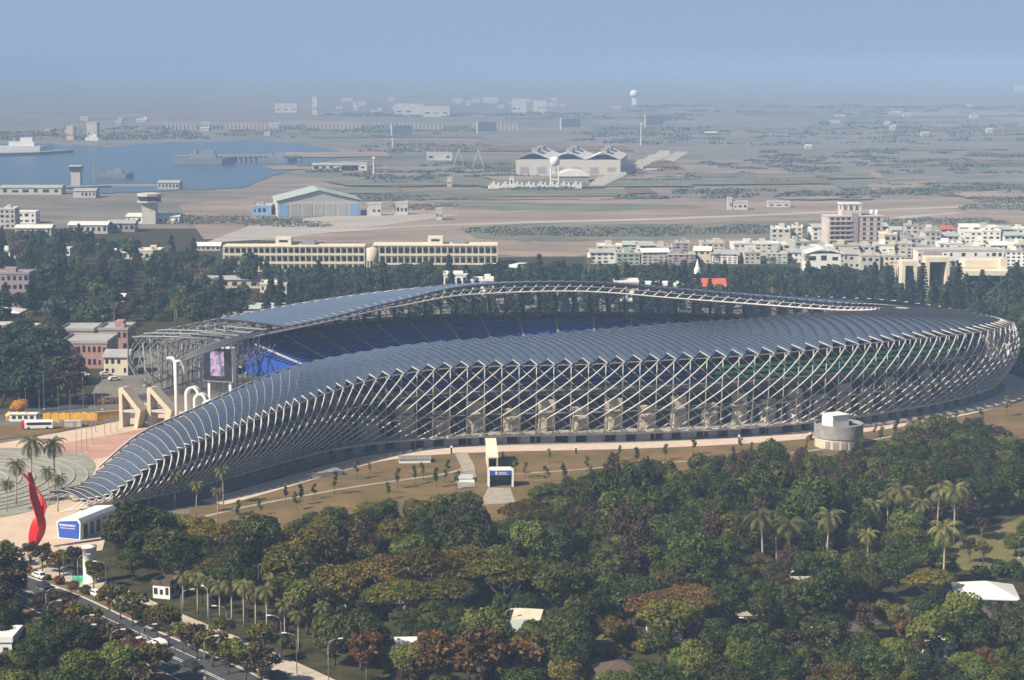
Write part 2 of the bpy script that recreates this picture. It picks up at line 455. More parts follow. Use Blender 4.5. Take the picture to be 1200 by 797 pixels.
HI = table([(0,3.5),(10,10),(22,17.2),(44,20.4),(66,23.2),(88,25.2),(111,26.4),(133,27.9),(155,28),(177,29.3),(199,30.5),(221,31.5),(268,31.5),(290,31),(312,30.5),
            (334,29.2),(355,28),(380,28.3),(400,27),(422,25.8),(445,24.2),(465,23),(487,22.8),(510,23.2),(535,24),(558,25),(580,26.5),(600,27.3),(622,27.2),
            (645,26.8),(665,26.5),(690,24.3),(712,23.2),(735,21.8),(757,21),(780,20.5),(802,19.5)])
WI = table([(0,15),(10,13),(22,12.5),(44,12),(66,13),(88,16),(111,23),(133,31),(155,37),(177,38),(244,39),(290,40),(355,40),(400,36),(422,34),(645,34),(690,36),(735,38),(757,38),(780,36),(802,30)])
DROP = table([(0,0.3),(100,0.5),(355,0.6),(420,1.0),(450,2.2),(490,3.0),(560,3.8),(650,3.8),(700,2.0),(740,1.2),(802,1.0)])
SKEW = table([(0,0),(15,3),(25,8),(45,20),(70,28),(150,27),(350,29),(400,26),(450,16),(802,12)], 6)
LEAN = table([(0,4),(40,12),(100,28),(140,34),(802,34)])
CX, CY = 25.0, 720.0
def g(tab, s): return float(np.interp(s, _S, tab))
def pos(s):
    x, y = g(_X[:, 0], s), g(_X[:, 1], s); tx, ty = g(_T[:, 0], s), g(_T[:, 1], s)
    ln = math.hypot(tx, ty); tx /= ln; ty /= ln
    if s < 0: x += tx * s; y += ty * s
    if s > SL: x += tx * (s - SL); y += ty * (s - SL)
    return x - CX, y - CY, ty, -tx          # local position, outward normal
def off(s, o, h):
    x, y, nx, ny = pos(s); return Vector((x + nx * o, y + ny * o, h))
EAVE_OFF = 4.0
def lattice_pt(s, t, inset=0.0):
    he = g(HE, s); k = min(1.0, he / 20)
    return off(s, EAVE_OFF * t + 4.2 * k * math.sin(PI * min(1, t * 0.98)) - inset, 3.0 + (he - 3.0) * t)
def roof_pt(s, u):
    he, hi, w = g(HE, s), g(HI, s) + g(DROP, s), g(WI, s)
    cr = 1.2 if s < 420 else 0.6
    return off(s, EAVE_OFF - (EAVE_OFF + w) * u, he + (hi - he) * u + cr * 4 * u * (1 - u))
def rib_s(s, u): return s + g(SKEW, s) * (0.8 * u + 0.2 * (1 - (1 - u) ** 2))
def sweep(mb, sec, ss):
    """A closed section of (offset, height) pairs, or functions of s that give them, carried along the plan."""
    rows = []
    for s in ss:
        rows.append([off(s, *(q(s) if callable(q) else q)) for q in sec])
    n = len(sec); vs = [p for r in rows for p in r]; fs = []
    for i in range(len(rows) - 1):
        for k in range(n):
            fs.append((i * n + k, i * n + (k + 1) % n, (i + 1) * n + (k + 1) % n, (i + 1) * n + k))
    fs.append(tuple(reversed(range(n)))); fs.append(tuple(range((len(rows) - 1) * n, len(rows) * n)))
    return mb.add(vs, fs)
def srange(a, b, step=3.0):
    n = max(1, int(round((b - a) / step))); return [a + (b - a) * i / n for i in range(n + 1)]

stadium = thing("stadium", "long spiral stadium with blue solar panel roof and white pipe lattice", "stadium", (CX, CY, 0))
BAY = 5.5
KS = [-6.6]
while KS[-1] < SL - 3: KS.append(KS[-1] + float(np.interp(KS[-1], [0, 20, 44, 66, 90, 130], [2.2, 2.4, 3.0, 3.7, 4.3, 5.5])))
NK = len(KS)

S_A, S_B = 95, SL - 55
# roof strips: between rib k and rib k+1, the eave end cut as a sawtooth
STEP = table([(0,.02),(95,.04),(125,.32),(205,.42),(250,.14),(300,.03),(802,.03)])
def roof_strip(k):
    mb = MB(); nu = 14; s0, s1 = KS[k], KS[k + 1]
    ua = float(np.interp(s0, [0, 40, 400, 450, 802], [0.03, 0.115, 0.115, 0.07, 0.05]))
    wl_, wr_ = g(WI, s0) + 4, g(WI, s1) + 4
    st = g(STEP, s0); vs, fs, uv = [], [], []
    def pts(i):
        ul = ua + i / nu; ur = i / nu
        L = roof_pt(rib_s(s0, ul), ul); R = roof_pt(rib_s(s1, ur), ur)
        dz = float(np.interp(s0, [360, 420], [1.0, 0.4])); L.z += 0.38 * dz; R.z -= 0.28 * dz
        return L, R, ul, ur
    up, thick = Vector((0, 0, st)), Vector((0, 0, 0.6))
    n0 = 0
    for i in range(nu):      # each row of modules is a shallow shingle, its eave edge lifted
        L0, R0, ul0, ur0 = pts(i); L1, R1, ul1, ur1 = pts(i + 1)
        o = len(vs)
        vs += [L0 + up, R0 + up, R1, L1, L0 - thick, R0 - thick, R1 - thick, L1 - thick]
        fs.append((o, o + 1, o + 2, o + 3)); uv += [(ul0 * wl_ + .12, 0.0), (ur0 * wr_ + .12, BAY), (ur1 * wr_, BAY), (ul1 * wl_, 0.0)]
        for q in ((o + 4, o + 5, o + 1, o), (o + 1, o + 5, o + 6, o + 2), (o + 3, o + 7, o + 4, o), (o + 7, o + 6, o + 5, o + 4)):
            fs.append(q); uv += [(0.03, 0.9)] * 4
        if i == nu - 1: fs.append((o + 2, o + 6, o + 7, o + 3)); uv += [(0.03, 0.9)] * 4
    mb.add(vs, fs); mb.uv = uv
    return mb
def merge(list_mb):
    m = MB()
    for q in list_mb:
        m.add(q.v, q.f); m.uv += q.uv
    return m
LAST_PANEL = max(k for k in range(NK) if KS[k] < 768)
strips = [roof_strip(k) for k in range(LAST_PANEL)]
for mb in strips[:100]: mb.build("roof_strip", M["solar"], stadium)
merge(strips[100:]).build("roof_strips", M["solar"], stadium, kind="stuff")

# spiral pipes: up the outside, a hook at the eave, then the roof rib
def lattice_pipe(k):
    s = KS[k]; mb = MB(); pts = []
    lean = g(LEAN, s)
    for i in range(13):
        t = i / 12
        pts.append(lattice_pt(s - lean * (1 - t) * (1 - 0.12 * t), t))
    top = roof_pt(s, 0); pts[-1] = top
    mb.tube(pts, 0.225, 6)
    ua = float(np.interp(s, [0, 40, 400, 450, 802], [0.03, 0.115, 0.115, 0.07, 0.05]))
    if k > 0:
        q = roof_pt(rib_s(KS[k - 1], ua), ua); q.z += 0.35
        mb.tube([top + Vector((0, 0, -0.1)), q], 0.18, 6)
    return mb
pipes = [lattice_pipe(k) for k in range(NK)]
for mb in pipes[:100]: mb.build("lattice_pipe", M["white_steel"], stadium, smooth=True)
merge(pipes[100:]).build("lattice_pipes", M["white_steel"], stadium, smooth=True, kind="stuff")

def roof_rib(k):
    s = KS[k]; mb = MB()
    lift = 0.12 if s < 75 else (-1.1 if k < LAST_PANEL else 0.0)
    r = 0.085 if s < 75 else 0.2
    pts = [roof_pt(rib_s(s, i / 9), i / 9) + Vector((0, 0, lift)) for i in range(10)]
    mb.tube(pts, r, 5)
    # the inner lip: a pipe dropping from the roof's inner edge to the inner ring
    se = rib_s(s, 1); dr = g(DROP, se)
    p1 = roof_pt(se, 1)
    if dr > 0.7:
        q = []
        for i in range(7):
            t = i / 6
            ss = se + 5.0 * t * t + 1.0 * math.sin(PI * t)
            q.append(off(ss, -g(WI, ss) - 2.2 * math.sin(PI * 0.5 * t) , g(HI, ss) + g(DROP, ss) * (1 - t)))
        mb.tube([roof_pt(rib_s(s, 0.9), 0.9)] + q, 0.24, 6)
    return mb
ribs = [roof_rib(k) for k in range(NK)]
own = [k for k in range(NK) if KS[k] < 75 or 445 < KS[k]]
for k in own[:100]:
    if k < LAST_PANEL or k % 2: ribs[k].build("roof_rib", M["white_steel" if k < LAST_PANEL else "dark_steel"], stadium, smooth=True)
merge([ribs[k] for k in range(NK) if k not in own[:100]]).build("roof_ribs", M["white_steel"], stadium, smooth=True, kind="stuff")

# rings that tie the pipes together
for (t, ins, r, m_) in ((0.0, 0, 0.34, "white_steel"), (0.33, 1.0, 0.16, "grey_steel"), (0.66, 1.0, 0.16, "grey_steel"), (0.985, 1.2, 0.2, "grey_steel")):
    mb = MB(); mb.tube([lattice_pt(s, t, ins) for s in srange(8, SL, 4)], r, 6)
    mb.build("ring_pipe", M[m_], stadium, smooth=True)
for (dz, do, r) in ((0.0, -2.2, 0.34), (1.0, -1.9, 0.2)):
    mb = MB(); mb.tube([off(s, -g(WI, s) + do, g(HI, s) + dz * g(DROP, s) * 0.5) for s in srange(10, SL, 4)], r, 6)
    mb.build("inner_ring_pipe", M["white_steel" if dz == 0 else "grey_steel"], stadium, smooth=True)
for o_, dz in ((0.25, -1.2), (0.5, -1.3), (0.75, -1.2)):
    mb = MB(); mb.tube([roof_pt(s, o_) + Vector((0, 0, dz)) for s in srange(8, SL, 4)], 0.24, 5)
    mb.build("purlin", M["dark_steel"], stadium)

# the second, darker layer of the lattice leans the other way
br = MB()
for k in range(4, NK):
    s = KS[k]; lean = g(LEAN, s) * 0.72
    br.tube([lattice_pt(min(SL, s + lean * (1 - i / 8)), i / 8 * 0.96, 1.3) for i in range(9)], 0.13, 5)
br.build("counter_braces", M["silver_steel"], stadium, kind="stuff")

mb = MB(); sweep(mb, [(-3.4, 0), (-2.8, 0), (lambda s: (-1.6, g(HE, s) - 1.6)), (lambda s: (-2.2, g(HE, s) - 1.6))], srange(6, S_A + 6)); mb.build("tail_shade_sheet", M["dark_steel"], stadium)  # dark sheet added to stand for the shade behind the tail's pipes
for q in range(9):
    mb = MB(); sweep(mb, [(-2.2, .6 + q * 1.9), (-1.2, .6 + q * 1.9), (-1.2, .9 + q * 1.9), (-2.2, .9 + q * 1.9)], [s for s in srange(14, S_A + 10) if g(HE, s) > 3.2 + q * 1.9]) if q < 8 else None
    if mb.v: mb.build("tail_purlin", M["brick"], stadium)

# upright columns between the lattice and the building
cl = [MB() for _ in range(NK)]
for k in range(10, NK):
    s = KS[k]; he = g(HE, s)
    if 100 < s < 760: cl[k].tube([off(s, -1.0, 0), off(s, 0.6, he * 0.5), off(s, 1.2, he - 0.8)], 0.2, 6)
    else: cl[k].tube([off(s, -0.5, 0), off(s, 1.0, he - 0.6)], 0.2, 6)
for k in range(10, 90): cl[k].build("column", M["silver_steel"], stadium, smooth=True)
merge(cl[90:]).build("columns", M["silver_steel"], stadium, smooth=True, kind="stuff")

# plinth: a concrete wall with piers, dark openings between them
mb = MB(); sweep(mb, [(-6, 0), (-1.2, 0), (-1.2, 3.0), (-6, 3.0)], srange(20, S_A)); mb.build("plinth", M["concrete_dark"], stadium)
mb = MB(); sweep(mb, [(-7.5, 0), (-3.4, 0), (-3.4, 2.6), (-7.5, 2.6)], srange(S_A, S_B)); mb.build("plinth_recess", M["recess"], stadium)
mb = MB(); sweep(mb, [(-9.5, 2.6), (0.4, 2.6), (0.4, 3.1), (-9.5, 3.1)], srange(S_A, S_B)); mb.build("deck_slab", M["concrete"], stadium)
piers = []
k = 0
s = S_A + 2
while s < S_B - 6:
    p = MB(); wd = (3.2, 4.6, 2.4, 5.2)[k % 4]
    sweep(p, [(-3.6, 0), (-0.6, 0), (-0.6, 2.58), (-3.6, 2.58)], srange(s, s + wd)); piers.append(p)
    s += (6.6, 8.8, 6.0, 9.4)[k % 4]; k += 1
for p in piers[:60]: p.build("pier", M["concrete_dark"], stadium)
merge(piers[60:]).build("piers", M["concrete_dark"], stadium, kind="stuff")

# the building behind the lattice: pale panels and dark concourse openings in turn
panels = []
k = 0
s = S_A + 4
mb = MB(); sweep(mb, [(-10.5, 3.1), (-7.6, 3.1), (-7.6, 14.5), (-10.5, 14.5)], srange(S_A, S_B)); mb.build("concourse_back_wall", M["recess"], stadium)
while s < S_B - 6:
    p = MB(); r_ = random.Random(k)
    h1 = 13.2 if k % 2 == 0 else 10.5
    if 130 < s < 480 or k % 3:
        # window panels and stair flanks: stepped blocks, not one flat sheet
        sweep(p, [(-7.55, 3.12), (-6.0, 3.12), (-6.0, h1), (-7.55, h1)], srange(s, s + 5.4))
        sweep(p, [(-5.95, 3.12), (-4.6, 3.12), (-4.6, h1 * 0.55), (-5.95, h1 * 0.55)], srange(s + 0.8, s + 2.6))
        sweep(p, [(-5.95, h1 * 0.7), (-3.6, h1 * 0.7), (-3.6, h1 * 0.7 + 0.7), (-5.95, h1 * 0.7 + 0.7)], srange(s, s + 4.2))
        panels.append(p)
    s += 11.0 if k % 2 == 0 else 11.0; k += 1
for p in panels: p.build("concourse_panel", M["beige"], stadium)
for h in (8.6, 14.6):
    mb = MB(); sweep(mb, [(-7.6, h), (-5.6, h), (-5.6, h + 0.5), (-7.6, h + 0.5)], srange(S_A + 6, S_B)); mb.build("gallery_slab", M["dark_steel"], stadium)  # slabs coloured dark to paint in the shade behind the pipes
    mb = MB(); sweep(mb, [(-5.6, h + 1.4), (-5.45, h + 1.4), (-5.45, h + 1.55), (-5.6, h + 1.55)], srange(S_A + 6, S_B)); mb.build("gallery_rail", M["grey_steel"], stadium)
# the backs of the top rows, coloured from blue to green round the curve
for (a, b, m_, h0, h1) in ((S_A + 2, 225, "seats", 17.0, 21.5), (225, 345, "seats_green", 17.0, 22.0), (345, 400, "seats", 15.5, 19.0)):
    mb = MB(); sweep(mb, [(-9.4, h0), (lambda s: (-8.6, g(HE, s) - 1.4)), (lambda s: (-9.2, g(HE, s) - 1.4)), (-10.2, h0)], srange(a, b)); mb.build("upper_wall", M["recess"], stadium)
    for q in range(3):
        mb = MB(); o_ = -8.3 + q * .55; z_ = h0 + .6 + q * 1.9
        sweep(mb, [(o_ - .5, z_), (o_, z_), (o_ + .25, z_ + 1.05), (o_ - .25, z_ + 1.05)], srange(a, b)); mb.build("upper_row_back", M[m_], stadium)
mb = MB(); sweep(mb, [(-8.9, 15.15), (-7.3, 15.15), (-7.3, 17.2), (-8.9, 17.2)], srange(S_A + 8, 400)); mb.build("spandrel", M["concrete_dark"], stadium)

# seating bowl: stepped rows
def bowl(a, b, m_, h_top, name="seating"):
    sec = []
    n = 20; o0, o1 = -11.0, -50.0
    for i in range(n):
        o = o0 + (o1 - o0) * i / n; oo = o0 + (o1 - o0) * (i + 1) / n
        sec.append((lambda s, o=o, i=i: (o, 1.6 + (h_top(s) - 1.6) * (1 - i / n))))
        sec.append((lambda s, o=oo, i=i: (o, 1.6 + (h_top(s) - 1.6) * (1 - i / n))))
    sec += [(o1, 0.2), (o0, 0.2)]
    mb = MB(); sweep(mb, sec, srange(a, b, 4)); return mb.build(name, M[m_], stadium)
htop = lambda s: float(np.interp(s, [100, 140, 380, 470, 560, 680, 740, 780], [18, 22, 22, 13.5, 12.5, 13.0, 13.0, 8]))
bowl(S_A + 15, 395, "seats", htop); bowl(395, 560, "seats", htop); bowl(560, S_B, "seats", htop)
n_a = 0
for s in srange(S_A + 24, S_B - 6, 17):
    mb = MB(); n = 14
    pts = [(-11.5 - 38 * i / n, 1.85 + (htop(s) - 1.0) * (1 - i / n)) for i in range(n + 1)]
    for (o, h), (o2, h2) in zip(pts[:-1], pts[1:]):
        sweep(mb, [(o, h - 0.3), (o, h + 0.25), (o2, h2 + 0.25), (o2, h2 - 0.3)], [s, s + 0.9])
    mb.build("aisle", M["concrete"], stadium)
mb = MB(); sweep(mb, [(-11.0, 0.2), (-10.3, 0.2), (-10.3, 1.0), (-11, 1.0)], srange(S_A, S_B)); mb.build("bowl_footing", M["concrete_dark"], stadium)

# branching steel columns that carry the roof from the top of the stand
for s in srange(410, SL - 30, 7.6):
    mb = MB(); h0 = htop(s); a = off(s, -13, h0 - 0.8)
    for ds, u, r in ((0, 0.32, 0.34), (3.4, 0.55, 0.30), (-3.0, 0.5, 0.26)):
        e = roof_pt(min(SL, s + ds), u) + Vector((0, 0, -1.2))
        m1 = a.lerp(e, 0.5) + Vector((0, 0, 2.2)); m1.x = a.x + (e.x - a.x) * 0.22; m1.y = a.y + (e.y - a.y) * 0.22
        m2 = a.lerp(e, 0.8) + Vector((0, 0, 1.0)); m2.x = a.x + (e.x - a.x) * 0.6; m2.y = a.y + (e.y - a.y) * 0.6
        mb.tube([a, m1, m2, e], r, 6)
    mb.build("roof_column", M["dark_steel"], stadium, smooth=True)

# open end of the roof at the left: the ribs run together at a white mast
mast_xy = at(208, 512); mx, my = mast_xy.x - CX, mast_xy.y - CY
mast_h = 24.5
mb = MB(); mb.tube([(mx, my, 0), (mx, my, mast_h * 0.6), (mx - 0.2, my, mast_h)], 0.72, 10, 0.55)
mb.tube([(mx - 0.2, my, mast_h), (mx - 1.2, my + 1.5, mast_h + 1.0), (mx - 3.2, my + 4, mast_h + 0.6)], 0.6, 8, 0.5)
mb.tube([(mx - 0.2, my, mast_h), (mx + 1.2, my + .4, mast_h + .3), (mx + 2.4, my + .8, mast_h - 1.6), (mx + 2.6, my + .9, mast_h - 4.2)], 0.5, 8, 0.4)
mb.build("end_mast", M["white"], stadium, smooth=True)
mb = MB()
top = Vector((mx - 0.5, my + 0.5, mast_h))
for i in range(5):
    s = SL - 2 - i * 8
    p = roof_pt(s, 1.0); q = roof_pt(s, 0.55)
    mid = p.lerp(top, 0.45) + Vector((0, 0, 0.6 - 0.22 * i))
    mb.tube([q, p, mid, top + Vector((0, 0, -0.25 * i))], 0.34, 6)
mb.build("end_ribs", M["grey_steel"], stadium, smooth=True)
mb = MB()
for i in range(3):
    s = SL - i * 9
    prof = [off(s, -g(WI, s) * 0.1, 3)] + [lattice_pt(s, t) for t in (0.2, 0.5, 0.8)] + [roof_pt(s, u) + Vector((0, 0, 0.5)) for u in (0.0, 0.15, 0.5, 0.95)]
    mb.tube(prof, 0.32, 6)
mb.build("end_arches", M["grey_steel"], stadium, smooth=True)
# trellis of uprights under the open end
mb = MB()
for i in range(9):
    s = SL - 2 - i * 4.2
    for o in (-6, -14, -22, -29):
        h = g(HI, s) - 1.0
        p = off(s, o, 0); q = off(s, o - 1, h)
        mb.tube([p, q], 0.22, 5); mb.tube([off(s, o, h * 0.35), off(s - 4, o - 6, h * 0.8)], 0.13, 4)
        mb.tube([off(s - 4, o, h * 0.55), off(s, o - 6, h * 0.95)], 0.13, 4)
mb.build("end_trellis", M["dark_steel"], stadium, kind="stuff")

# video screen on two legs inside the open end
vb = at(256, 474); vx, vy = vb.x - CX, vb.y - CY
yaw = math.radians(-20)
vs_root = thing("video_screen", "big dark video screen on two white posts in the stadium's open end", "video screen", (vb.x, vb.y, 0), yaw)
mb = MB(); mb.box(0, 1.4, 8.2, 11.6, 2.8, 12.2); mb.build("cabinet", M["white"], vs_root)
mb = MB(); mb.box(-0.05, -0.12, 8.5, 11.2, 0.2, 11.6); mb.build("screen_face", M["dark_glass"], vs_root)
pic_m = bpy.data.materials.new("lit_picture"); pic_m.use_nodes = True
_b = pic_m.node_tree.nodes["Principled BSDF"]; _b.inputs["Base Color"].default_value = (0.05, 0.05, 0.06, 1)
_tc = pic_m.node_tree.nodes.new("ShaderNodeTexCoord"); _nz = pic_m.node_tree.nodes.new("ShaderNodeTexNoise"); _nz.inputs["Scale"].default_value = 0.35
_rp = pic_m.node_tree.nodes.new("ShaderNodeValToRGB")
_rp.color_ramp.elements[0].position = 0.42; _rp.color_ramp.elements[0].color = (0.06, 0.07, 0.12, 1)
_rp.color_ramp.elements[1].position = 0.56; _rp.color_ramp.elements[1].color = (0.55, 0.34, 0.50, 1)
_l = pic_m.node_tree.links
_l.new(_tc.outputs["Object"], _nz.inputs["Vector"]); _l.new(_nz.outputs["Fac"], _rp.inputs["Fac"])
_l.new(_rp.outputs["Color"], _b.inputs["Emission Color"]); _b.inputs["Emission Strength"].default_value = 0.7
mb = MB(); mb.box(0.0, -0.28, 10.2, 5.4, 0.1, 8.8); mb.build("picture", pic_m, vs_root)
for x in (-4.2, 4.2):
    mb = MB(); mb.box(x, 1.4, 0, 0.9, 0.9, 8.2); mb.build("post", M["white"], vs_root)

# field inside
def disc(name, cx, cy, rx, ry, z, m_, n=64, rot=0.0, kind="structure"):
    mb = MB(); c, s_ = math.cos(rot), math.sin(rot)
    pts = []
    for i in range(n):
        t = 2 * PI * i / n
        a = rx * math.copysign(abs(math.cos(t)) ** 0.7, math.cos(t)); b = ry * math.copysign(abs(math.sin(t)) ** 0.7, math.sin(t))
        pts.append((cx + a * c - b * s_, cy + a * s_ + b * c, z))
    mb.add(pts, [tuple(range(n))]); return mb.build(name, M[m_], kind=kind)
disc("running_track", 30, 722, 92, 48, 0.14, "track", rot=0.12)
disc("pitch", 30, 722, 62, 34, 0.18, "pitch", rot=0.12)

# ---------------------------------------------------------------- ground, water, roads
def sheet(name, pts, z, m_, kind="structure"):
    """A level sheet from photograph places or from (x, y) points."""
    mb = MB(); mb.add([(p[0], p[1], z) for p in pts], [tuple(range(len(pts)))])
    return mb.build(name, M[m_], kind=kind)
def P2(pts): return [at(x, y) for x, y in pts]
def ribbon(name, line, wl, wr, z, m_, kind="structure", thick=0.0):
    line = [Vector((p[0], p[1], 0)) for p in line]
    L, R = [], []
    for i, p in enumerate(line):
        d = (line[min(i + 1, len(line) - 1)] - line[max(i - 1, 0)]).normalized(); n = Vector((-d.y, d.x, 0))
        L.append(p + n * wl); R.append(p - n * wr)
    mb = MB(); vs = []; fs = []
    for a, b in zip(L, R): vs += [(a.x, a.y, z), (b.x, b.y, z)]
    n = len(L)
    for i in range(n - 1): fs.append((2 * i, 2 * i + 1, 2 * i + 3, 2 * i + 2))
    if thick:
        for a, b in zip(L, R): vs += [(a.x, a.y, z - thick), (b.x, b.y, z - thick)]
        for i in range(n - 1):
            o = 2 * n
            fs += [(2 * i, 2 * i + 2, o + 2 * i + 2, o + 2 * i), (2 * i + 1, o + 2 * i + 1, o + 2 * i + 3, 2 * i + 3)]
    mb.add(vs, fs); return mb.build(name, M[m_], kind=kind)
def smooth_line(px, n=8):
    P = [at(x, y) for x, y in px]; out = []
    Q = [P[0] * 2 - P[1]] + P + [P[-1] * 2 - P[-2]]
    for i in range(1, len(Q) - 2):
        p0, p1, p2, p3 = Q[i - 1:i + 3]
        for k in range(n):
            t = k / n
            out.append(0.5 * ((2 * p1) + (p2 - p0) * t + (2 * p0 - 5 * p1 + 4 * p2 - p3) * t * t + (3 * p1 - p0 - 3 * p2 + p3) * t ** 3))
    out.append(P[-1]); return out
def wobble(px, amp, seed, n=7):
    """Roughen a polygon's outline so that edges of fields and lawns are not ruler-straight."""
    r = random.Random(seed); out = []
    for i in range(len(px)):
        a, b = px[i], px[(i + 1) % len(px)]
        for k in range(n):
            t = k / n
            out.append((a[0] + (b[0] - a[0]) * t + r.uniform(-amp, amp) * 3, a[1] + (b[1] - a[1]) * t + r.uniform(-amp, amp)))
    return out

GX, GY = 7000, 15500
mb = MB(); mb.add([(-GX, -60, 0), (GX, -60, 0), (GX, GY, 0), (-GX, GY, 0)], [(0, 1, 2, 3)]); mb.build("ground", M["ground"], kind="structure")
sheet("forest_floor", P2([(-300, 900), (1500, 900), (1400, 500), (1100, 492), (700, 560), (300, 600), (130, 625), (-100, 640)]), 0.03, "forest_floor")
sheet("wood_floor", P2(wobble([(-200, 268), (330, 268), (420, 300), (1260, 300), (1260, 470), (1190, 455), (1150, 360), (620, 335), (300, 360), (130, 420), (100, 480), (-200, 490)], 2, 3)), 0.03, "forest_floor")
sheet("dry_lawn", P2(wobble([(225, 597), (330, 558), (420, 538), (540, 526), (700, 522), (900, 514), (1010, 502), (1110, 484), (1230, 462), (1300, 520), (1000, 560), (800, 590), (640, 605), (430, 625), (300, 635), (200, 625)], 1, 4)), 0.07, "lawn")
sheet("grass_clearing", P2(wobble([(1085, 655), (1130, 632), (1200, 606), (1290, 606), (1290, 668), (1130, 668)], 1.2, 5)), 0.07, "green_lawn")
sheet("plaza", P2([(-90, 530), (0, 520), (110, 500), (145, 492), (300, 470), (330, 500), (240, 540), (170, 585), (128, 612), (120, 645), (60, 655), (-90, 664)]), 0.10, "plaza")
sheet("red_paving_band", P2([(-60, 533), (60, 522), (170, 503), (200, 500), (150, 530), (100, 541), (85, 534), (0, 540), (-60, 546)]), 0.14, "plaza_red")
sheet("grass_strip", P2(wobble([(-60, 512), (0, 500), (60, 497), (150, 492), (120, 497), (60, 508), (0, 516), (-60, 524)], 0.6, 8)), 0.16, "lawn")
lr = random.Random(91)
LAWN_IN = [(330, 575), (430, 552), (540, 540), (700, 533), (900, 524), (1010, 512), (1100, 500), (1000, 545), (800, 572), (640, 590), (430, 610)]
n_ = 0
for i in range(400):      # worn and greener patches of the lawn
    px, py = lr.uniform(250, 1150), lr.uniform(500, 615)
    def _in(px, py, poly):
        c = False; j = len(poly) - 1
        for k in range(len(poly)):
            (xi, yi), (xj, yj) = poly[k], poly[j]
            if (yi > py) != (yj > py) and px < (xj - xi) * (py - yi) / (yj - yi) + xi: c = not c
            j = k
        return c
    if not _in(px, py, LAWN_IN): continue
    n_ += 1
    if n_ > 30: break
    a, b = lr.uniform(6, 26), lr.uniform(1.2, 4)
    sheet("lawn_patch", P2([(px + a * math.cos(t * PI / 8) * lr.uniform(.6, 1.2), py + b * math.sin(t * PI / 8) * lr.uniform(.6, 1.2)) for t in range(16)]), 0.074 + n_ * .0008, ("worn_earth", "lawn_green", "lawn_green")[n_ % 3])
# promenade round the stadium's foot
line = [Vector((pos(s)[0] + CX, pos(s)[1] + CY, 0)) + Vector((pos(s)[2], pos(s)[3], 0)) * g(table([(0, 8), (90, 9), (130, 6), (802, 6)]), s) for s in srange(30, 470, 5)]
ribbon("promenade", line, 4.2, 5.2, 0.11, "promenade")
ribbon("service_strip", [Vector((pos(s)[0] + CX, pos(s)[1] + CY, 0)) + Vector((pos(s)[2], pos(s)[3], 0)) * 0.6 for s in srange(20, 470, 5)], 3.5, 2.0, 0.09, "concrete_dark")
ribbon("lawn_path", smooth_line([(215, 612), (290, 594), (397, 574), (470, 563), (520, 556), (548, 548)]), 0.8, 0.8, 0.12, "worn_path")
ribbon("lawn_path", smooth_line([(600, 556), (660, 552), (760, 544), (860, 537), (960, 527), (1080, 505)]), 0.7, 0.7, 0.12, "worn_path")
ribbon("stair_path", P2([(540, 531), (548, 546), (550, 560)]), 2.0, 2.0, 0.13, "worn_path")
sheet("paved_square", P2([(537, 553), (556, 552), (557, 572), (536, 573)]), 0.15, "concrete_dark")
sheet("entrance_apron", P2([(572, 572), (598, 572), (604, 590), (562, 592)]), 0.13, "worn_path")
# terrace of grass and stone rings on the plaza
tc = Vector((-166, 553, 0))
for i in range(11):
    ra, rb = 48 - i * 4.2, 48 - i * 4.2 - 0.6
    mb = MB(); n = 56; vs = []; fs = []
    h = 0.42
    for k in range(n + 1):
        t = math.radians(-100 + 215 * k / n)
        for r_, z in ((ra, 0.0), (ra, h), (rb, h), (rb, 0.0)):
            vs.append((tc.x + r_ * 0.9 * math.cos(t), tc.y + r_ * 0.95 * math.sin(t), z))
    for k in range(n):
        for q in range(4): fs.append((k * 4 + q, k * 4 + (q + 1) % 4, k * 4 + 4 + (q + 1) % 4, k * 4 + 4 + q))
    mb.add(vs, fs); mb.build("terrace_step", M["runway"], kind="structure")
disc("terrace_grass", tc.x, tc.y, 43, 51, 0.2, "turf")
# avenue at the lower left: carriageway, hedge strip, wide pavement
RD = smooth_line([(-90, 655), (-40, 667), (0, 681), (60, 704), (120, 733), (200, 769), (270, 802), (340, 838)])
ribbon("road", RD, 6.5, 6.5, 0.07, "asphalt")
ribbon("pavement", RD, 17.5, -9.6, 0.12, "pave_cream", thick=0.1)
ribbon("verge", RD, 9.6, -6.9, 0.16, "lawn", thick=0.12)
ribbon("kerb", RD, 6.9, -6.5, 0.2, "concrete", thick=0.15)
ribbon("kerb", RD, -6.5, 6.9, 0.2, "concrete", thick=0.15)
ribbon("verge", RD, -6.9, 9.0, 0.16, "lawn", thick=0.12)
ribbon("road_markings", RD, 0.35, -0.2, 0.08, "paint"); ribbon("road_markings", RD, -0.2, 0.35, 0.08, "paint")
mb = MB()
for o in (3.2, -3.2):
    for i in range(0, len(RD) - 1):
        a, b = RD[i], RD[i + 1]; d = (b - a); L = d.length; d.normalize(); n = Vector((-d.y, d.x, 0))
        k = 0.0
        while k < L - 3:
            p = a + d * k + n * o; q = p + d * 3
            mb.add([p + n * .08 + Vector((0, 0, .08)), p - n * .08 + Vector((0, 0, .08)), q - n * .08 + Vector((0, 0, .08)), q + n * .08 + Vector((0, 0, .08))], [(0, 1, 2, 3)]); k += 8
mb.build("road_markings", M["paint"], kind="structure")
LANE = smooth_line([(870, 764), (930, 752), (985, 738), (1040, 722), (1090, 716), (1160, 722)])
ribbon("lane", LANE, 2.2, 2.2, 0.09, "asphalt"); ribbon("earth_verge", LANE, 6.0, 3.0, 0.06, "lawn")
LANE2 = smooth_line([(0, 700), (300, 690), (480, 762), (620, 745), (700, 750)])[8:]
ribbon("lane", smooth_line([(470, 800), (475, 765), (510, 742), (560, 750), (640, 744)]), 1.8, 1.8, 0.09, "asphalt")
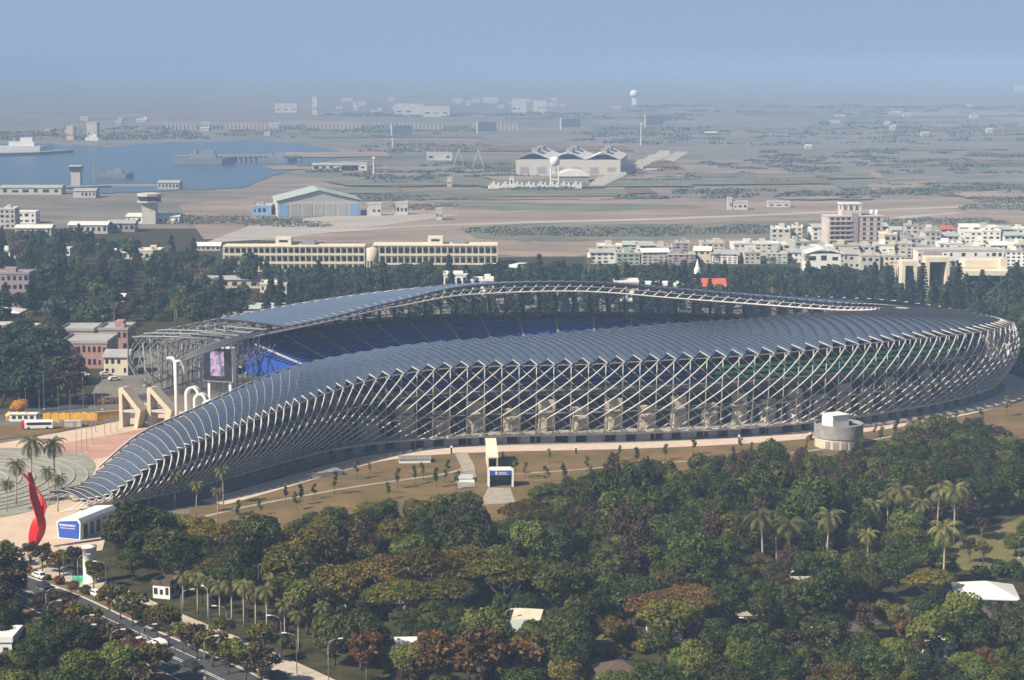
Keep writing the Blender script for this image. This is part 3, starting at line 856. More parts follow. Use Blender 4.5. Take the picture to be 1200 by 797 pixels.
# avenue that leaves the plaza to the left, far side
ribbon("road", smooth_line([(-60, 488), (60, 478), (150, 468), (240, 455)]), 5, 5, 0.09, "asphalt")
# country beyond
sheet("harbour_water", P2(wobble([(-200, 168), (60, 169), (130, 172), (205, 167), (300, 165), (360, 170), (410, 180), (370, 193), (330, 203), (305, 212), (285, 221), (200, 224), (120, 227), (60, 219), (0, 226), (-200, 230)], 0.7, 11)), 0.5, "water")
sheet("airfield_grass", P2(wobble([(210, 240), (330, 228), (430, 236), (560, 226), (760, 232), (1000, 236), (1300, 226), (1300, 262), (1000, 268), (700, 300), (600, 300), (420, 285), (240, 280)], 1, 12)), 0.12, "hazed_dry_field")
sheet("airfield_scrub", P2(wobble([(535, 268), (640, 262), (800, 262), (960, 258), (1080, 258), (1000, 276), (800, 280), (640, 284), (560, 280)], 1, 13)), 0.2, "scrub_field")
sheet("airfield_scrub", P2(wobble([(500, 236), (620, 238), (800, 240), (830, 244), (700, 248), (540, 246)], 0.6, 14)), 0.2, "scrub_field")
ribbon("runway", P2([(380, 272), (480, 266), (620, 261), (780, 257), (950, 250), (1120, 243), (1300, 236)]), 9, 9, 0.3, "runway")
ribbon("taxiway", P2([(1000, 262), (1080, 253), (1125, 250)]), 8, 8, 0.34, "runway")
sheet("apron", P2([(300, 262), (420, 250), (540, 252), (440, 266), (330, 280), (240, 285)]), 0.26, "runway")
ribbon("far_road", P2([(690, 235), (740, 212), (780, 190), (800, 178)]), 9, 9, 0.4, "runway")
for i, (a, b, w_) in enumerate([((960, 207), (1060, 202), 7), ((1000, 212), (1100, 208), 5), ((1130, 206), (1210, 202), 7), ((890, 161), (955, 163), 14), ((950, 126), (1300, 134), 26), ((870, 138), (910, 140), 22), ((850, 126), (930, 128), 20), ((640, 131), (840, 127), 26), ((350, 192), (440, 188), 10), ((840, 208), (900, 216), 6)]):
    ribbon("pale_track", P2([a, ((a[0] + b[0]) / 2, (a[1] + b[1]) / 2 + .4), b]), w_ / 2, w_ / 2, 0.5, "runway")
fr = random.Random(5)
for i in range(46):     # the patchwork of fields on the plain
    px, py = fr.uniform(380, 1230), fr.uniform(118, 232)
    w, h = fr.uniform(40, 150), fr.uniform(2, 6) * (py - 60) / 130
    sheet("far_field", P2(wobble([(px - w, py), (px + w * .9, py - h * .4), (px + w, py + h), (px - w * .8, py + h * 1.2)], 0.5, i)), 0.6 + 0.02 * i, ("hazed_dry_field", "scrub_field", "lawn", "scrub_field")[i % 4])

# the winter haze that hangs over the plain
hz_m = bpy.data.materials.new("haze_air"); hz_m.use_nodes = True
_n, _l = hz_m.node_tree.nodes, hz_m.node_tree.links
_n.remove(_n["Principled BSDF"])
_pv = _n.new("ShaderNodeVolumePrincipled")
_pv.inputs["Color"].default_value = HAZE_COLOR; _pv.inputs["Density"].default_value = HAZE_DENSITY; _pv.inputs["Anisotropy"].default_value = -0.25
_l.new(_pv.outputs[0], _n["Material Output"].inputs["Volume"])
mb = MB(); mb.box(0, GY / 2 - 100, -1.0, GX * 2 + 200, GY + 400, 134.0)
hz = mb.build("haze", hz_m, kind="stuff")

# ---------------------------------------------------------------- trees
_auto = []      # (object, base label, px, py): labels are finished once everything stands
def auto(o, base): 
    _auto.append((o, base, *to_px(o.location)))
    return o

def leaves(nr, lobes, n, size, flat=0.5, up=0.35, elong=1.0, shell=0.72, droop=0.0):
    """n leaf clumps (small rhombi) through the outer volume of a set of ellipsoids; inner ones are dropped."""
    L = np.array(lobes, float); w = (L[:, 3] * L[:, 4] + L[:, 3] * L[:, 5] + L[:, 4] * L[:, 5]); w /= w.sum()
    m = int(n * 1.7)
    idx = nr.choice(len(L), m, p=w)
    d = nr.normal(size=(m, 3)); d /= np.linalg.norm(d, axis=1)[:, None]
    rad = shell + (1.08 - shell) * nr.random(m) ** 0.6
    P = L[idx, :3] + d * L[idx, 3:6] * rad[:, None]
    keep = np.ones(m, bool)
    for k in range(len(L)):
        q = ((P - L[k, :3]) / L[k, 3:6]); keep &= ~((q ** 2).sum(1) < 0.45) | (idx == k)
    P, d, idx = P[keep][:n], d[keep][:n], idx[keep][:n]
    nn = d / L[idx, 3:6]; nn /= np.linalg.norm(nn, axis=1)[:, None]
    nn = nn + nr.normal(size=nn.shape) * flat + np.array([0, 0, up]); nn /= np.linalg.norm(nn, axis=1)[:, None]
    t = np.cross(nn, nr.normal(size=nn.shape)); t /= np.linalg.norm(t, axis=1)[:, None]
    if droop:
        t = t * (1 - droop) + np.array([0, 0, -1.0]) * droop; t -= nn * (t * nn).sum(1)[:, None]; t /= np.linalg.norm(t, axis=1)[:, None]
    b = np.cross(nn, t)
    s = size * nr.uniform(0.6, 1.25, len(P))[:, None]
    bend = nn * s * 0.22
    V = np.stack([P - t * s * elong - bend, P + b * s * .62, P + t * s * elong - bend, P - b * s * .62], 1)
    return V.reshape(-1, 3)

def quad_mesh(name, V, m_):
    n = len(V) // 4
    me = bpy.data.meshes.new(name)
    me.vertices.add(len(V)); me.vertices.foreach_set("co", V.astype(np.float32).ravel())
    me.loops.add(n * 4); me.loops.foreach_set("vertex_index", np.arange(n * 4, dtype=np.int32))
    me.polygons.add(n); me.polygons.foreach_set("loop_start", np.arange(0, n * 4, 4, dtype=np.int32))
    me.materials.append(m_); me.update(calc_edges=True); me.validate()
    return me

def trunk_mesh(r, h, rad, limbs, m_, lean=0.0):
    mb = MB()
    top = Vector((lean, 0, h))
    mb.tube([(0, 0, -0.1), (lean * .3, 0.05, h * .45), top], rad, 7, rad * 0.6)
    for q in limbs:
        q = Vector(q); st = Vector((lean * .5, 0, h * r.uniform(0.5, 0.95)))
        mid = st.lerp(q, 0.5) + Vector((r.uniform(-.4, .4), r.uniform(-.4, .4), -0.1 * (q - st).length))
        mb.tube([st, mid, q], rad * 0.5, 5, rad * 0.14, cap=False)
    return mb.mesh("trunk", m_, True)

def make_kind(kind, v):
    """(crown mesh, trunk mesh) of one variant, about real size."""
    nr = np.random.default_rng(abs(hash((len(kind), v, sum(map(ord, kind))))) % 99991); r = random.Random(v * 31 + len(kind))
    lobes = []
    if kind in ("broad", "light", "far_broad"):
        R, h0, h1 = 4.4, 2.6, 9.6
        if kind == "light": R, h0, h1 = 4.2, 2.0, 9.0
        cz = (h0 + h1) / 2 + 0.3
        lobes.append((0, 0, cz, R * .78, R * .78, (h1 - h0) * .42))
        for k in range(13):
            a = 2.4 * k + r.uniform(-.3, .3); el = r.uniform(-0.35, 1.1)
            rr = R * r.uniform(0.62, 0.86)
            s = r.uniform(1.1, 2.0)
            lobes.append((rr * math.cos(a) * math.cos(el), rr * math.sin(a) * math.cos(el), cz + (h1 - h0) * .44 * math.sin(el), s * 1.15, s * 1.15, s * .85))
        n, size = (3600, 0.31) if kind != "far_broad" else (1000, 0.58)
        V = leaves(nr, lobes, n, size, 0.42, 0.3)
        limbs = [(l[0] * .75, l[1] * .75, l[2] * .9) for l in lobes[1:7]]
        T = trunk_mesh(r, 4.2, 0.32, limbs, M["bark"])
    elif kind == "feathery":      # narrow drooping crowns
        H = r.uniform(9.5, 12.5)
        for k in range(15):
            z = 3.0 + (H - 3.4) * k / 14; a = 2.4 * k; rr = math.sin(PI * (.18 + .74 * k / 14)) * 2.5 * r.uniform(.45, 1.1)
            s = r.uniform(1.0, 1.75)
            lobes.append((rr * math.cos(a), rr * math.sin(a), z, s, s, s * 1.45))
        V = leaves(nr, lobes, 3000, 0.29, 0.7, 0.15, 1.5, 0.5, droop=0.55)
        T = trunk_mesh(r, 10, 0.24, [(l[0] * .8, l[1] * .8, l[2]) for l in lobes[::2]], M["bark"])
    elif kind == "umbrella":      # wide, flat-topped, layered
        R = 7.2
        for k in range(22):
            a = 2.4 * k; rr = R * math.sqrt((k + .5) / 22) * .9
            s = r.uniform(1.5, 2.3)
            lobes.append((rr * math.cos(a), rr * math.sin(a), 8.6 - 2.4 * (rr / R) ** 2 + r.uniform(-.5, .5), s * 1.15, s * 1.15, s * .42))
        V = leaves(nr, lobes, 5200, 0.29, 0.5, 0.7, 1.0, 0.55)
        T = trunk_mesh(r, 4.0, 0.42, [(l[0] * .8, l[1] * .8, l[2] - .4) for l in lobes[3::2]], M["bark_pale"])
    elif kind == "sparse":        # half bare, leaves browned by the dry season
        for k in range(16):
            a = 2.4 * k; el = r.uniform(-.1, 1.2); rr = r.uniform(1.6, 3.6)
            s = r.uniform(.7, 1.35)
            lobes.append((rr * math.cos(a) * math.cos(el), rr * math.sin(a) * math.cos(el), 5.2 + 3.0 * math.sin(el) * r.uniform(.6, 1.1), s, s, s * .75))
        V = leaves(nr, lobes, 1500, 0.34, 0.9, 0.2, 1.1, 0.25)
        T = trunk_mesh(r, 4.0, 0.22, [(l[0] * .95, l[1] * .95, l[2]) for l in lobes], M["bark"])
    elif kind == "shrub":
        for k in range(8):
            a = 2.4 * k; rr = 1.1 * math.sqrt(k / 8); s = r.uniform(.7, 1.1)
            lobes.append((rr * math.cos(a), rr * math.sin(a), 1.0 + r.uniform(0, .8), s, s, s * .9))
        V = leaves(nr, lobes, 620, 0.27, 0.6, 0.3)
        T = trunk_mesh(r, 1.0, 0.1, [(l[0] * .7, l[1] * .7, l[2]) for l in lobes[:4]], M["bark"])
    elif kind == "tier_pine":     # star-shaped tiers with daylight between
        H = 22.0; Vs = []
        for k in range(15):
            z = 3.5 + (H - 4.0) * k / 14; R = (1 - k / 15.5) ** 0.75 * 4.6 * r.uniform(.8, 1.05)
            nb = 7
            for j in range(nb):
                a = 2 * PI * j / nb + k * 0.7; 
                lobes_ = [(R * f * math.cos(a), R * f * math.sin(a), z + 0.35 * f * f * R * .3, .35 + .45 * (1 - f), .35 + .45 * (1 - f), 0.38) for f in (.3, .6, .95)]
                Vs.append(leaves(nr, lobes_, 20, 0.55, 0.6, 0.5, 1.2, 0.2))
        V = np.vstack(Vs); T = trunk_mesh(r, H, 0.35, [], M["bark"])
    elif kind == "dark_pine":     # dense dusty conifer, rounded spire
        H = 15.5
        for k in range(16):
            z = 2.2 + (H - 3.0) * k / 15; a = 2.4 * k; rr = (1 - (k / 15) ** 1.3) * 2.5 * r.uniform(.5, 1)
            s = r.uniform(1.2, 1.9) * (1.15 - 0.6 * k / 15)
            lobes.append((rr * math.cos(a), rr * math.sin(a), z, s, s, s * 1.3))
        V = leaves(nr, lobes, 1000, 0.62, 0.6, 0.2, 1.3, 0.5, droop=0.3)
        T = trunk_mesh(r, 11, 0.28, [], M["bark"])
    elif kind in ("coconut", "royal", "far_palm"):
        H = 12.5 if kind != "royal" else 9.5
        lean = r.uniform(-1.4, 1.4) if kind != "royal" else 0.0
        nf = 22 if kind == "coconut" else 18; Lf = 4.3 if kind != "royal" else 3.2
        Vs = []
        for j in range(nf):
            a = 2.4 * j + r.uniform(-.2, .2); el = 1.25 - 1.95 * (j / nf) + r.uniform(-.12, .12)
            seg = 9; p = np.array([lean, 0, H]); dirh = np.array([math.cos(a), math.sin(a), 0]); side = np.array([-math.sin(a), math.cos(a), 0])
            e = el
            for q in range(seg):
                step = Lf / seg
                dv = dirh * math.cos(e) + np.array([0, 0, math.sin(e)])
                p2 = p + dv * step
                lw = 0.85 * math.sin(PI * (0.12 + 0.85 * (q + .5) / seg)) + 0.1
                dn = np.array([0, 0, -1.0])
                for sgn in (1, -1):
                    for hlf in (0.0, 0.5):
                        b0 = p + dv * step * hlf; b1 = p + dv * step * (hlf + 0.40)
                        tip = b0 + dv * step * .9 + side * sgn * lw * .75 + dn * lw * (.45 + .3 * r.random())
                        tip2 = tip + dv * step * .18
                        Vs += [b0, b1, tip2, tip]
                p = p2; e -= 0.20 + 0.05 * r.random()
        V = np.array(Vs)
        mb = MB()
        mb.tube([(0, 0, -0.1), (lean * .15, 0, H * .3), (lean * .55, 0, H * .7), (lean, 0, H + .1)], 0.24, 8, 0.15)
        if kind == "royal": mb.tube([(0, 0, H - 1.6), (0, 0, H - .1)], 0.2, 7, 0.13)
        T = mb.mesh("trunk", M["bark_pale"], True)
    elif kind == "sago":
        Vs = []
        for j in range(24):
            a = 2.4 * j; e = 1.2 - 1.0 * (j / 24); p = np.array([0, 0, 2.2]); dirh = np.array([math.cos(a), math.sin(a), 0]); side = np.array([-math.sin(a), math.cos(a), 0])
            for q in range(6):
                dv = dirh * math.cos(e) + np.array([0, 0, math.sin(e)]); p2 = p + dv * .55
                for sgn in (1, -1): Vs += [p, p2, p2 + side * sgn * .45 + dv * .2, p + side * sgn * .45 + dv * .2]
                p = p2; e -= .28
        V = np.array(Vs); mb = MB(); mb.tube([(0, 0, 0), (0, 0, 2.2)], .3, 7); T = mb.mesh("trunk", M["bark"], True)
    elif kind == "sapling":
        for k in range(5):
            lobes.append((r.uniform(-.45, .45), r.uniform(-.45, .45), 2.4 + k * .55, .5, .5, .55))
        V = leaves(nr, lobes, 130, 0.26, 0.8, 0.2, 1.2, 0.2)
        mb = MB(); mb.tube([(0, 0, -.1), (0.05, 0, 2.4), (0, 0.05, 4.4)], 0.07, 5, 0.03); T = mb.mesh("trunk", M["bark"], True)
    return V, T

_cache = {}
def tree_meshes(kind, tone, v):
    key = (kind, tone, v)
    if key not in _cache:
        kv = (kind, v)
        if kv not in _cache: _cache[kv] = make_kind(kind, v)
        V, T = _cache[kv]
        _cache[key] = (quad_mesh("crown", V, M[tone]), T)
    return _cache[key]

NAMES = dict(broad="broadleaf_tree", light="garden_tree", far_broad="woodland_tree", feathery="casuarina_tree", umbrella="rain_tree", sparse="deciduous_tree",
             shrub="shrub", tier_pine="pine_tree", dark_pine="conifer_tree", coconut="coconut_palm", royal="royal_palm", far_palm="palm_tree", sago="sago_palm", sapling="young_tree")
CATS = dict(shrub="shrub", coconut="palm tree", royal="palm tree", far_palm="palm tree", sago="palm tree")
TONE = dict(lf_dark="dark green", lf_olive="olive green", lf_light="bright green", lf_brown="dull brown", lf_rust="rust brown", lf_palm="green", lf_pine="dark green", lf_far="hazy green", lf_magenta="magenta", lf_orange="orange", rust_shrub="rust orange")
SHAPE = dict(broad="round leafy tree", light="round leafy tree", far_broad="round leafy tree", feathery="narrow feathery tree", umbrella="flat topped tree", sparse="thinly leaved tree", shrub="low shrub",
             tier_pine="tall tiered pine", dark_pine="dense conifer", coconut="coconut palm", royal="upright palm", far_palm="palm", sago="bushy low palm", sapling="young staked tree")
def tree(kind, tone, p, sc=1.0, rz=None, group=None, v=None, name=None):
    nv = 7 if kind in ("broad", "feathery", "far_broad", "dark_pine") else 4
    v = rng.randrange(nv) if v is None else v
    cm, tm = tree_meshes(kind, tone, v)
    nm_ = NAMES[kind] if not (kind == "broad" and tone == "lf_dark") else "evergreen_tree"
    nm_ = name or nm_
    o = bpy.data.objects.new(nm_, None); o.empty_display_size = .5; col.objects.link(o)
    o.location = (p[0], p[1], 0.0); o.rotation_euler = (0, 0, rng.uniform(0, 6.283) if rz is None else rz)
    sx = sc * rng.uniform(.93, 1.07); o.scale = (sx, sx, sc * rng.uniform(.9, 1.1))
    o["category"] = CATS.get(kind, "tree"); o["group"] = group or "trees"
    for nm, me in (("trunk", tm), ("crown", cm)):
        c = bpy.data.objects.new(nm, me); col.objects.link(c); c.parent = o
    if kind in ("shrub", "sapling", "royal", "sago"): size = ""
    else: size = "big " if sc > 1.18 else ("small " if sc < 0.85 else "")
    auto(o, f"{size}{TONE[tone]} {SHAPE[kind]}")
    return o

def inside(px, py, poly):
    c = False; j = len(poly) - 1
    for i in range(len(poly)):
        xi, yi = poly[i]; xj, yj = poly[j]
        if (yi > py) != (yj > py) and px < (xj - xi) * (py - yi) / (yj - yi) + xi: c = not c
        j = i
    return c

taken = []
def free(p, r):
    return all((p[0] - q[0]) ** 2 + (p[1] - q[1]) ** 2 > (r + q[2]) ** 2 for q in taken)
def keep_clear(px, py, r):
    q = at(px, py); taken.append((q.x, q.y, r))
CLEARINGS = [(560, 585, 9), (588, 603, 8), (575, 615, 6), (600, 615, 5), (190, 632, 5), (225, 625, 6), (260, 625, 5), (1005, 765, 7), (1160, 745, 6), (1160, 705, 10), (1130, 695, 8), (1195, 700, 8), (195, 702, 5), (470, 702, 5), (600, 752, 5), (640, 742, 3),
             (1100, 768, 4), (880, 715, 4), (735, 800, 6), (390, 712, 4), (105, 700, 5), (100, 640, 9), (990, 560, 7), (940, 702, 4), (790, 742, 4), (1040, 728, 4), (930, 752, 5), (5, 785, 5), (435, 742, 5), (310, 690, 4),
             (485, 770, 4), (890, 762, 5), (975, 741, 5), (1080, 717, 4), (1190, 640, 6), (1150, 645, 6)]
for c in CLEARINGS: keep_clear(*c)
def near_line(p, line, d):
    return any((p[0] - q.x) ** 2 + (p[1] - q.y) ** 2 < d * d for q in line)
RD_DENSE = [RD[i].lerp(RD[i + 1], k / 4) for i in range(len(RD) - 1) for k in range(4)]

# the trees one can single out
G1 = "trees of the park below the stadium"
for px, py, s in ((455, 708, 1.25), (500, 712, 1.4), (548, 706, 1.35), (592, 716, 1.2), (470, 732, .95), (525, 728, 1.0), (250, 660, 1.0), (300, 655, .95), (345, 668, .95), (615, 632, .95), (640, 655, .9), (770, 745, 1.0), (812, 738, .95), (1090, 706, .85), (245, 690, .8), (440, 622, .8)):
    p = at(px, py); tree("umbrella", "lf_olive" if px < 740 or px > 1000 else "lf_rust", p, s, group=G1); taken.append((p.x, p.y, 5.2 * s))
for px, py, s in ((587, 695, 1.15), (575, 690, .9), (1180, 570, 1.0), (1060, 645, 1.0), (95, 812, .9), (140, 806, .9), (870, 800, .8), (40, 775, .8)):
    p = at(px, py); tree("light", "lf_light", p, s, group=G1); taken.append((p.x, p.y, 4.0 * s))
for px, py, s in ((565, 822, 1.7), (520, 812, 1.4), (610, 815, 1.4), (505, 792, 1.1), (430, 800, 1.2)):
    p = at(px, py); tree("sparse", "lf_rust", p, s, group=G1); taken.append((p.x, p.y, 3.2 * s))
for px, py, s in ((152, 668, 1.45), (178, 660, 1.3), (196, 676, 1.2), (500, 762, .62), (1085, 690, 1.25), (1060, 684, 1.15), (1050, 700, 1.0), (845, 655, 1.1), (818, 648, 1.15), (210, 690, .95)):
    p = at(px, py); tree("broad", "lf_dark", p, s, group=G1); taken.append((p.x, p.y, 3.9 * s))
for px, py, h in ((894, 676, 13), (923, 680, 12), (968, 672, 11), (1024, 633, 8), (1056, 633, 11), (1118, 636, 11), (1098, 632, 10), (1016, 676, 8), (1040, 628, 9), (910, 668, 9), (1076, 640, 9), (1105, 700, 12)):
    p = at(px, py); tree("coconut", "lf_palm", p, h * 1.22 / 12.5, group="coconut palms above the park"); taken.append((p.x, p.y, 2.6))
for px, py, h in ((37, 584, 15), (65, 580, 15), (58, 592, 9), (19, 592, 11), (68, 600, 9), (205, 596, 9), (262, 592, 9), (230, 603, 8), (255, 607, 7), (8, 600, 8)):
    p = at(px, py); tree("coconut", "lf_palm", p, h / 12.5, group="palms on the plaza"); taken.append((p.x, p.y, 1.5))
for px, py, h in ((313, 742, 10), (300, 738, 9), (286, 735, 9), (272, 732, 9), (258, 728, 9), (244, 724, 8), (232, 719, 8), (322, 728, 9), (290, 724, 8), (350, 765, 8), (334, 752, 8), (215, 715, 8), (1000, 665, 8), (378, 752, 8)):
    p = at(px, py); tree("royal", "lf_palm", p, h / 9.5, group="upright palms by the avenue"); taken.append((p.x, p.y, 1.6))
for px, py in ((545, 738), (540, 752), (700, 770), (400, 742)):
    p = at(px, py); tree("sago", "lf_palm", p, 1.2, group="low palms"); taken.append((p.x, p.y, 1.6))
for px, py in ((842, 752), (828, 760), (815, 748)):
    p = at(px, py); tree("shrub", "lf_magenta", p, 1.6, group="flowering shrubs"); taken.append((p.x, p.y, 1.8))

for px, py, k_, t_, s_ in ((1190, 652, "broad", "lf_dark", .62), (1152, 662, "sparse", "lf_olive", .7), (1136, 660, "sparse", "lf_brown", .65), (1172, 676, "shrub", "lf_dark", 1.5), (1190, 679, "shrub", "lf_dark", 1.6), (1150, 680, "shrub", "lf_dark", 1.3), (1206, 640, "broad", "lf_dark", .6), (1150, 634, "sparse", "lf_brown", .7)):
    p = at(px, py); tree(k_, t_, p, s_, group=G1)
# the avenue's trees, in rows
for k, (px, py) in enumerate([(128, 716), (141, 726), (156, 734), (169, 741), (184, 748), (198, 756), (214, 764), (231, 773), (249, 782), (268, 790), (288, 800), (306, 806), (262, 756), (305, 778)]):
    p = at(px, py); tree("sparse", ("lf_olive", "lf_olive", "lf_light", "lf_brown")[k % 4], p, 0.8 + .1 * (k % 3), group="trees along the avenue"); taken.append((p.x, p.y, 2.4))
for k, (px, py) in enumerate([(50, 672), (70, 676), (88, 672), (110, 690), (36, 668), (8, 664)]):
    p = at(px, py); tree("sparse", ("lf_brown", "lf_olive")[k % 2], p, .8, group="trees along the avenue"); taken.append((p.x, p.y, 2.4))
for k, (px, py) in enumerate([(58, 732), (78, 745), (98, 752), (118, 770), (140, 778), (160, 790), (182, 802), (85, 770), (110, 785), (150, 806)]):
    p = at(px, py); tree("sparse", ("lf_brown", "lf_rust", "lf_olive", "lf_brown")[k % 4], p, .95, group="trees along the avenue"); taken.append((p.x, p.y, 2.6))
for k in range(26):
    i = 8 + k * (len(RD_DENSE) - 30) // 26; d = (RD_DENSE[i + 1] - RD_DENSE[i]).normalized(); n = Vector((-d.y, d.x, 0))
    p = RD_DENSE[i] + n * 8.3
    if to_px(p)[1] < 820: tree("shrub", "rust_shrub" if k % 3 else "lf_dark", p, rng.uniform(.55, .85), group="shrubs in the avenue's verge")

# young trees on the lawn
for px, py in ((643, 543), (688, 553), (692, 562), (717, 546), (725, 541), (745, 546), (615, 560), (604, 556), (640, 570), (487, 568), (496, 563), (512, 572), (522, 566), (535, 574), (466, 573), (418, 562), (434, 556), (525, 556), (660, 567), (700, 568), (780, 540), (812, 533),
               (868, 528), (880, 535), (905, 528), (950, 522), (1025, 513), (1032, 520), (1050, 515), (1065, 518), (1078, 512), (1120, 503), (1150, 500), (1180, 488), (860, 545), (945, 533), (335, 590), (347, 598), (352, 592), (368, 585), (280, 612), (305, 604), (392, 580), (1090, 520), (1010, 530), (590, 548), (455, 585), (575, 545)):
    tree("sapling", "lf_dark" if rng.random() < .6 else "lf_olive", at(px, py), rng.uniform(.8, 1.35), group="young trees on the stadium lawn")

# fill the park, kind by kind, as the photograph shows it
FOREST = [(135, 648), (205, 640), (300, 648), (400, 636), (470, 630), (640, 608), (720, 590), (800, 580), (880, 562), (960, 566), (1030, 552), (1085, 524), (1200, 528), (1300, 520), (1300, 860), (345, 860), (300, 775), (250, 745), (200, 716), (160, 690)]
BANK = [(-70, 700), (20, 712), (60, 728), (110, 765), (150, 800), (190, 850), (-70, 850)]
GLADE = [(1085, 664), (1120, 632), (1200, 600), (1300, 600), (1300, 690), (1130, 686)]
fr = random.Random(21)
cells = []
y = 352.0
while y < 600:
    x = -125.0
    while x < 150:
        cells.append((x + fr.uniform(-2.4, 2.4), y + fr.uniform(-2.4, 2.4))); x += 5.4
    y += 5.1
fr.shuffle(cells)
count = {}
for x, y in cells:
    px, py = to_px((x, y, 0))
    bank = inside(px, py, BANK)
    if not (inside(px, py, FOREST) or bank) or inside(px, py, GLADE): continue
    p = Vector((x, y, 0))
    if near_line(p, RD_DENSE, 9 if bank else 22) or near_line(p, LANE, 5): continue
    u = fr.random()
    edge = py < 600 or (px < 640 and py < 650)
    if bank: kt = ("broad", "lf_dark") if u < .62 else (("light", "lf_light") if u < .75 else ("sparse", "lf_brown"))
    elif px > 640 and py < 665:
        kt = ("feathery", "lf_brown") if u < .27 else (("broad", "lf_dark") if u < .74 else (("feathery", "lf_dark") if u < .93 else ("light", "lf_light")))
    elif py < 690:
        kt = ("broad", "lf_dark") if u < .60 else (("broad", "lf_olive") if u < .76 else (("feathery", "lf_brown") if u < .86 else ("light", "lf_light")))
    elif py < 740:
        kt = ("broad", "lf_dark") if u < .50 else (("broad", "lf_olive") if u < .66 else (("sparse", "lf_brown") if u < .80 else (("feathery", "lf_dark") if u < .92 else ("shrub", "lf_light"))))
    else:
        kt = ("broad", "lf_dark") if u < .44 else (("broad", "lf_olive") if u < .58 else (("sparse", "lf_brown") if u < .68 else (("sparse", "lf_rust") if u < .75 else (("broad", "lf_light") if u < .90 else ("shrub", "lf_olive")))))
    sc = fr.choice((fr.uniform(.7, 1.0), fr.uniform(.95, 1.25), fr.uniform(1.2, 1.5)))
    if py < 600: sc = min(sc, 1.05)
    if px < 700 and py < 668: sc = min(sc, .95)
    if px < 300 and py < 700: sc = min(sc, .8)
    if 420 < px < 650 and 705 < py < 775: sc = min(sc, .7)
    if py > 740: sc *= .8
    if kt[0] == "feathery": sc *= .85
    if py > 800: sc *= 0.8
    if px > 1080 and 640 < py < 740: sc = min(sc, .6)
    if 860 < px < 1150 and 672 < py < 720: sc = min(sc, .75)
    r0 = {"broad": 2.75, "light": 2.75, "feathery": 1.9, "sparse": 2.4, "shrub": 1.1}[kt[0]] * sc
    if not free(p, r0): continue
    taken.append((x, y, r0)); tree(*kt, p, sc, group=G1)
    count[kt] = count.get(kt, 0) + 1
print("park trees", sum(count.values()), count)
# low growth between them
for x, y in cells[::2]:
    px, py = to_px((x, y, 0))
    if (inside(px, py, FOREST) and not inside(px, py, GLADE) and not near_line((x, y), RD_DENSE, 20) and not near_line((x, y), LANE, 3.2)) and py > 640 and free((x, y), 0.6) and len([1 for _ in (0,)]):
        if count.get("s", 0) < 150:
            count["s"] = count.get("s", 0) + 1; taken.append((x, y, 1.0))
            tree("shrub", fr.choice(["lf_dark", "lf_dark", "lf_olive", "lf_light", "lf_rust", "lf_brown"]), (x, y, 0), fr.uniform(.7, 1.3), group="shrubs in the park")

# the belt of conifers behind the stadium and the woods round it
fr = random.Random(33)
for row, (y0, hs) in enumerate([(880, .72), (915, .9), (960, 1.05), (1010, 1.1)]):
    px = 318 if row else 340
    while px < 1215:
        x = (px - 600) * (y0 + 20) / FPX
        yy = y0 + fr.uniform(-14, 14)
        ok = not (x > 95 and yy < 880 and row == 0)
        ru = fr.random()
        if ok and ru < (.9 if px > 560 else .8):
            tree("dark_pine" if fr.random() < (.35 if row == 0 else .8) else "far_broad", "lf_pine" if fr.random() < .8 else "lf_far", (x, yy), hs * fr.uniform(.68, 1.08), group="belt of trees behind the stadium")
        px += fr.uniform(8, 16)
for px, py, h in ((1122, 372, 26), (1080, 366, 22), (1150, 362, 20), (1190, 362, 23), (1065, 352, 18), (1040, 350, 17), (1024, 352, 20), (780, 346, 18), (867, 350, 16), (660, 344, 17), (970, 350, 17), (830, 342, 15), (260, 372, 19), (70, 352, 22), (120, 350, 19), (180, 346, 20), (150, 348, 18)):
    p = at(px, py); tree("tier_pine", "lf_pine", p, h / 22, group="tall pines behind the stadium"); taken.append((p.x, p.y, 2))
for px, py in ((690, 318), (730, 322), (905, 318), (945, 312), (775, 318), (840, 310), (1020, 330), (860, 330), (905, 335), (720, 335)):
    tree("far_palm", "lf_palm", at(px, py + 12), fr.uniform(.7, .95), group="palms behind the stadium")
WOODS = [(-30, 292), (60, 286), (180, 300), (250, 318), (330, 330), (325, 362), (238, 388), (150, 380), (128, 392), (70, 392), (60, 480), (-30, 482)]
WOODS2 = [(1130, 356), (1215, 352), (1215, 462), (1200, 452), (1192, 425), (1172, 385)]
HOLES = [(0, 372, 60, 396), (70, 390, 150, 445), (-30, 395, 12, 412), (60, 312, 140, 322), (255, 340, 330, 362), (140, 345, 175, 362), (-30, 322, 40, 362)]
nw = 0
yy = 640.0
while yy < 1420:
    xx = -420.0
    while xx < 330:
        x, y = xx + fr.uniform(-4, 4), yy + fr.uniform(-4, 4); xx += 12.5 if yy < 1000 else 14.5
        px, py = to_px((x, y, 0))
        if not (inside(px, py, WOODS) or inside(px, py, WOODS2)): continue
        if any(a < px < c and b < py < d for a, b, c, d in HOLES): continue
        u = fr.random()
        if u < .60: tree("far_broad", "lf_far", (x, y), fr.uniform(.8, 1.35), group="woods beyond the plaza")
        elif u < .78: tree("dark_pine", "lf_pine", (x, y), fr.uniform(.7, 1.15), group="woods beyond the plaza")
        elif u < .86: tree("far_palm", "lf_palm", (x, y), fr.uniform(.7, 1.0), group="palms in the woods")
        elif u < .94: tree("far_broad", "lf_brown", (x, y), fr.uniform(.7, 1.1), group="woods beyond the plaza")
        nw += 1
    yy += 11.5 if yy < 1000 else 17
print("woods", nw)
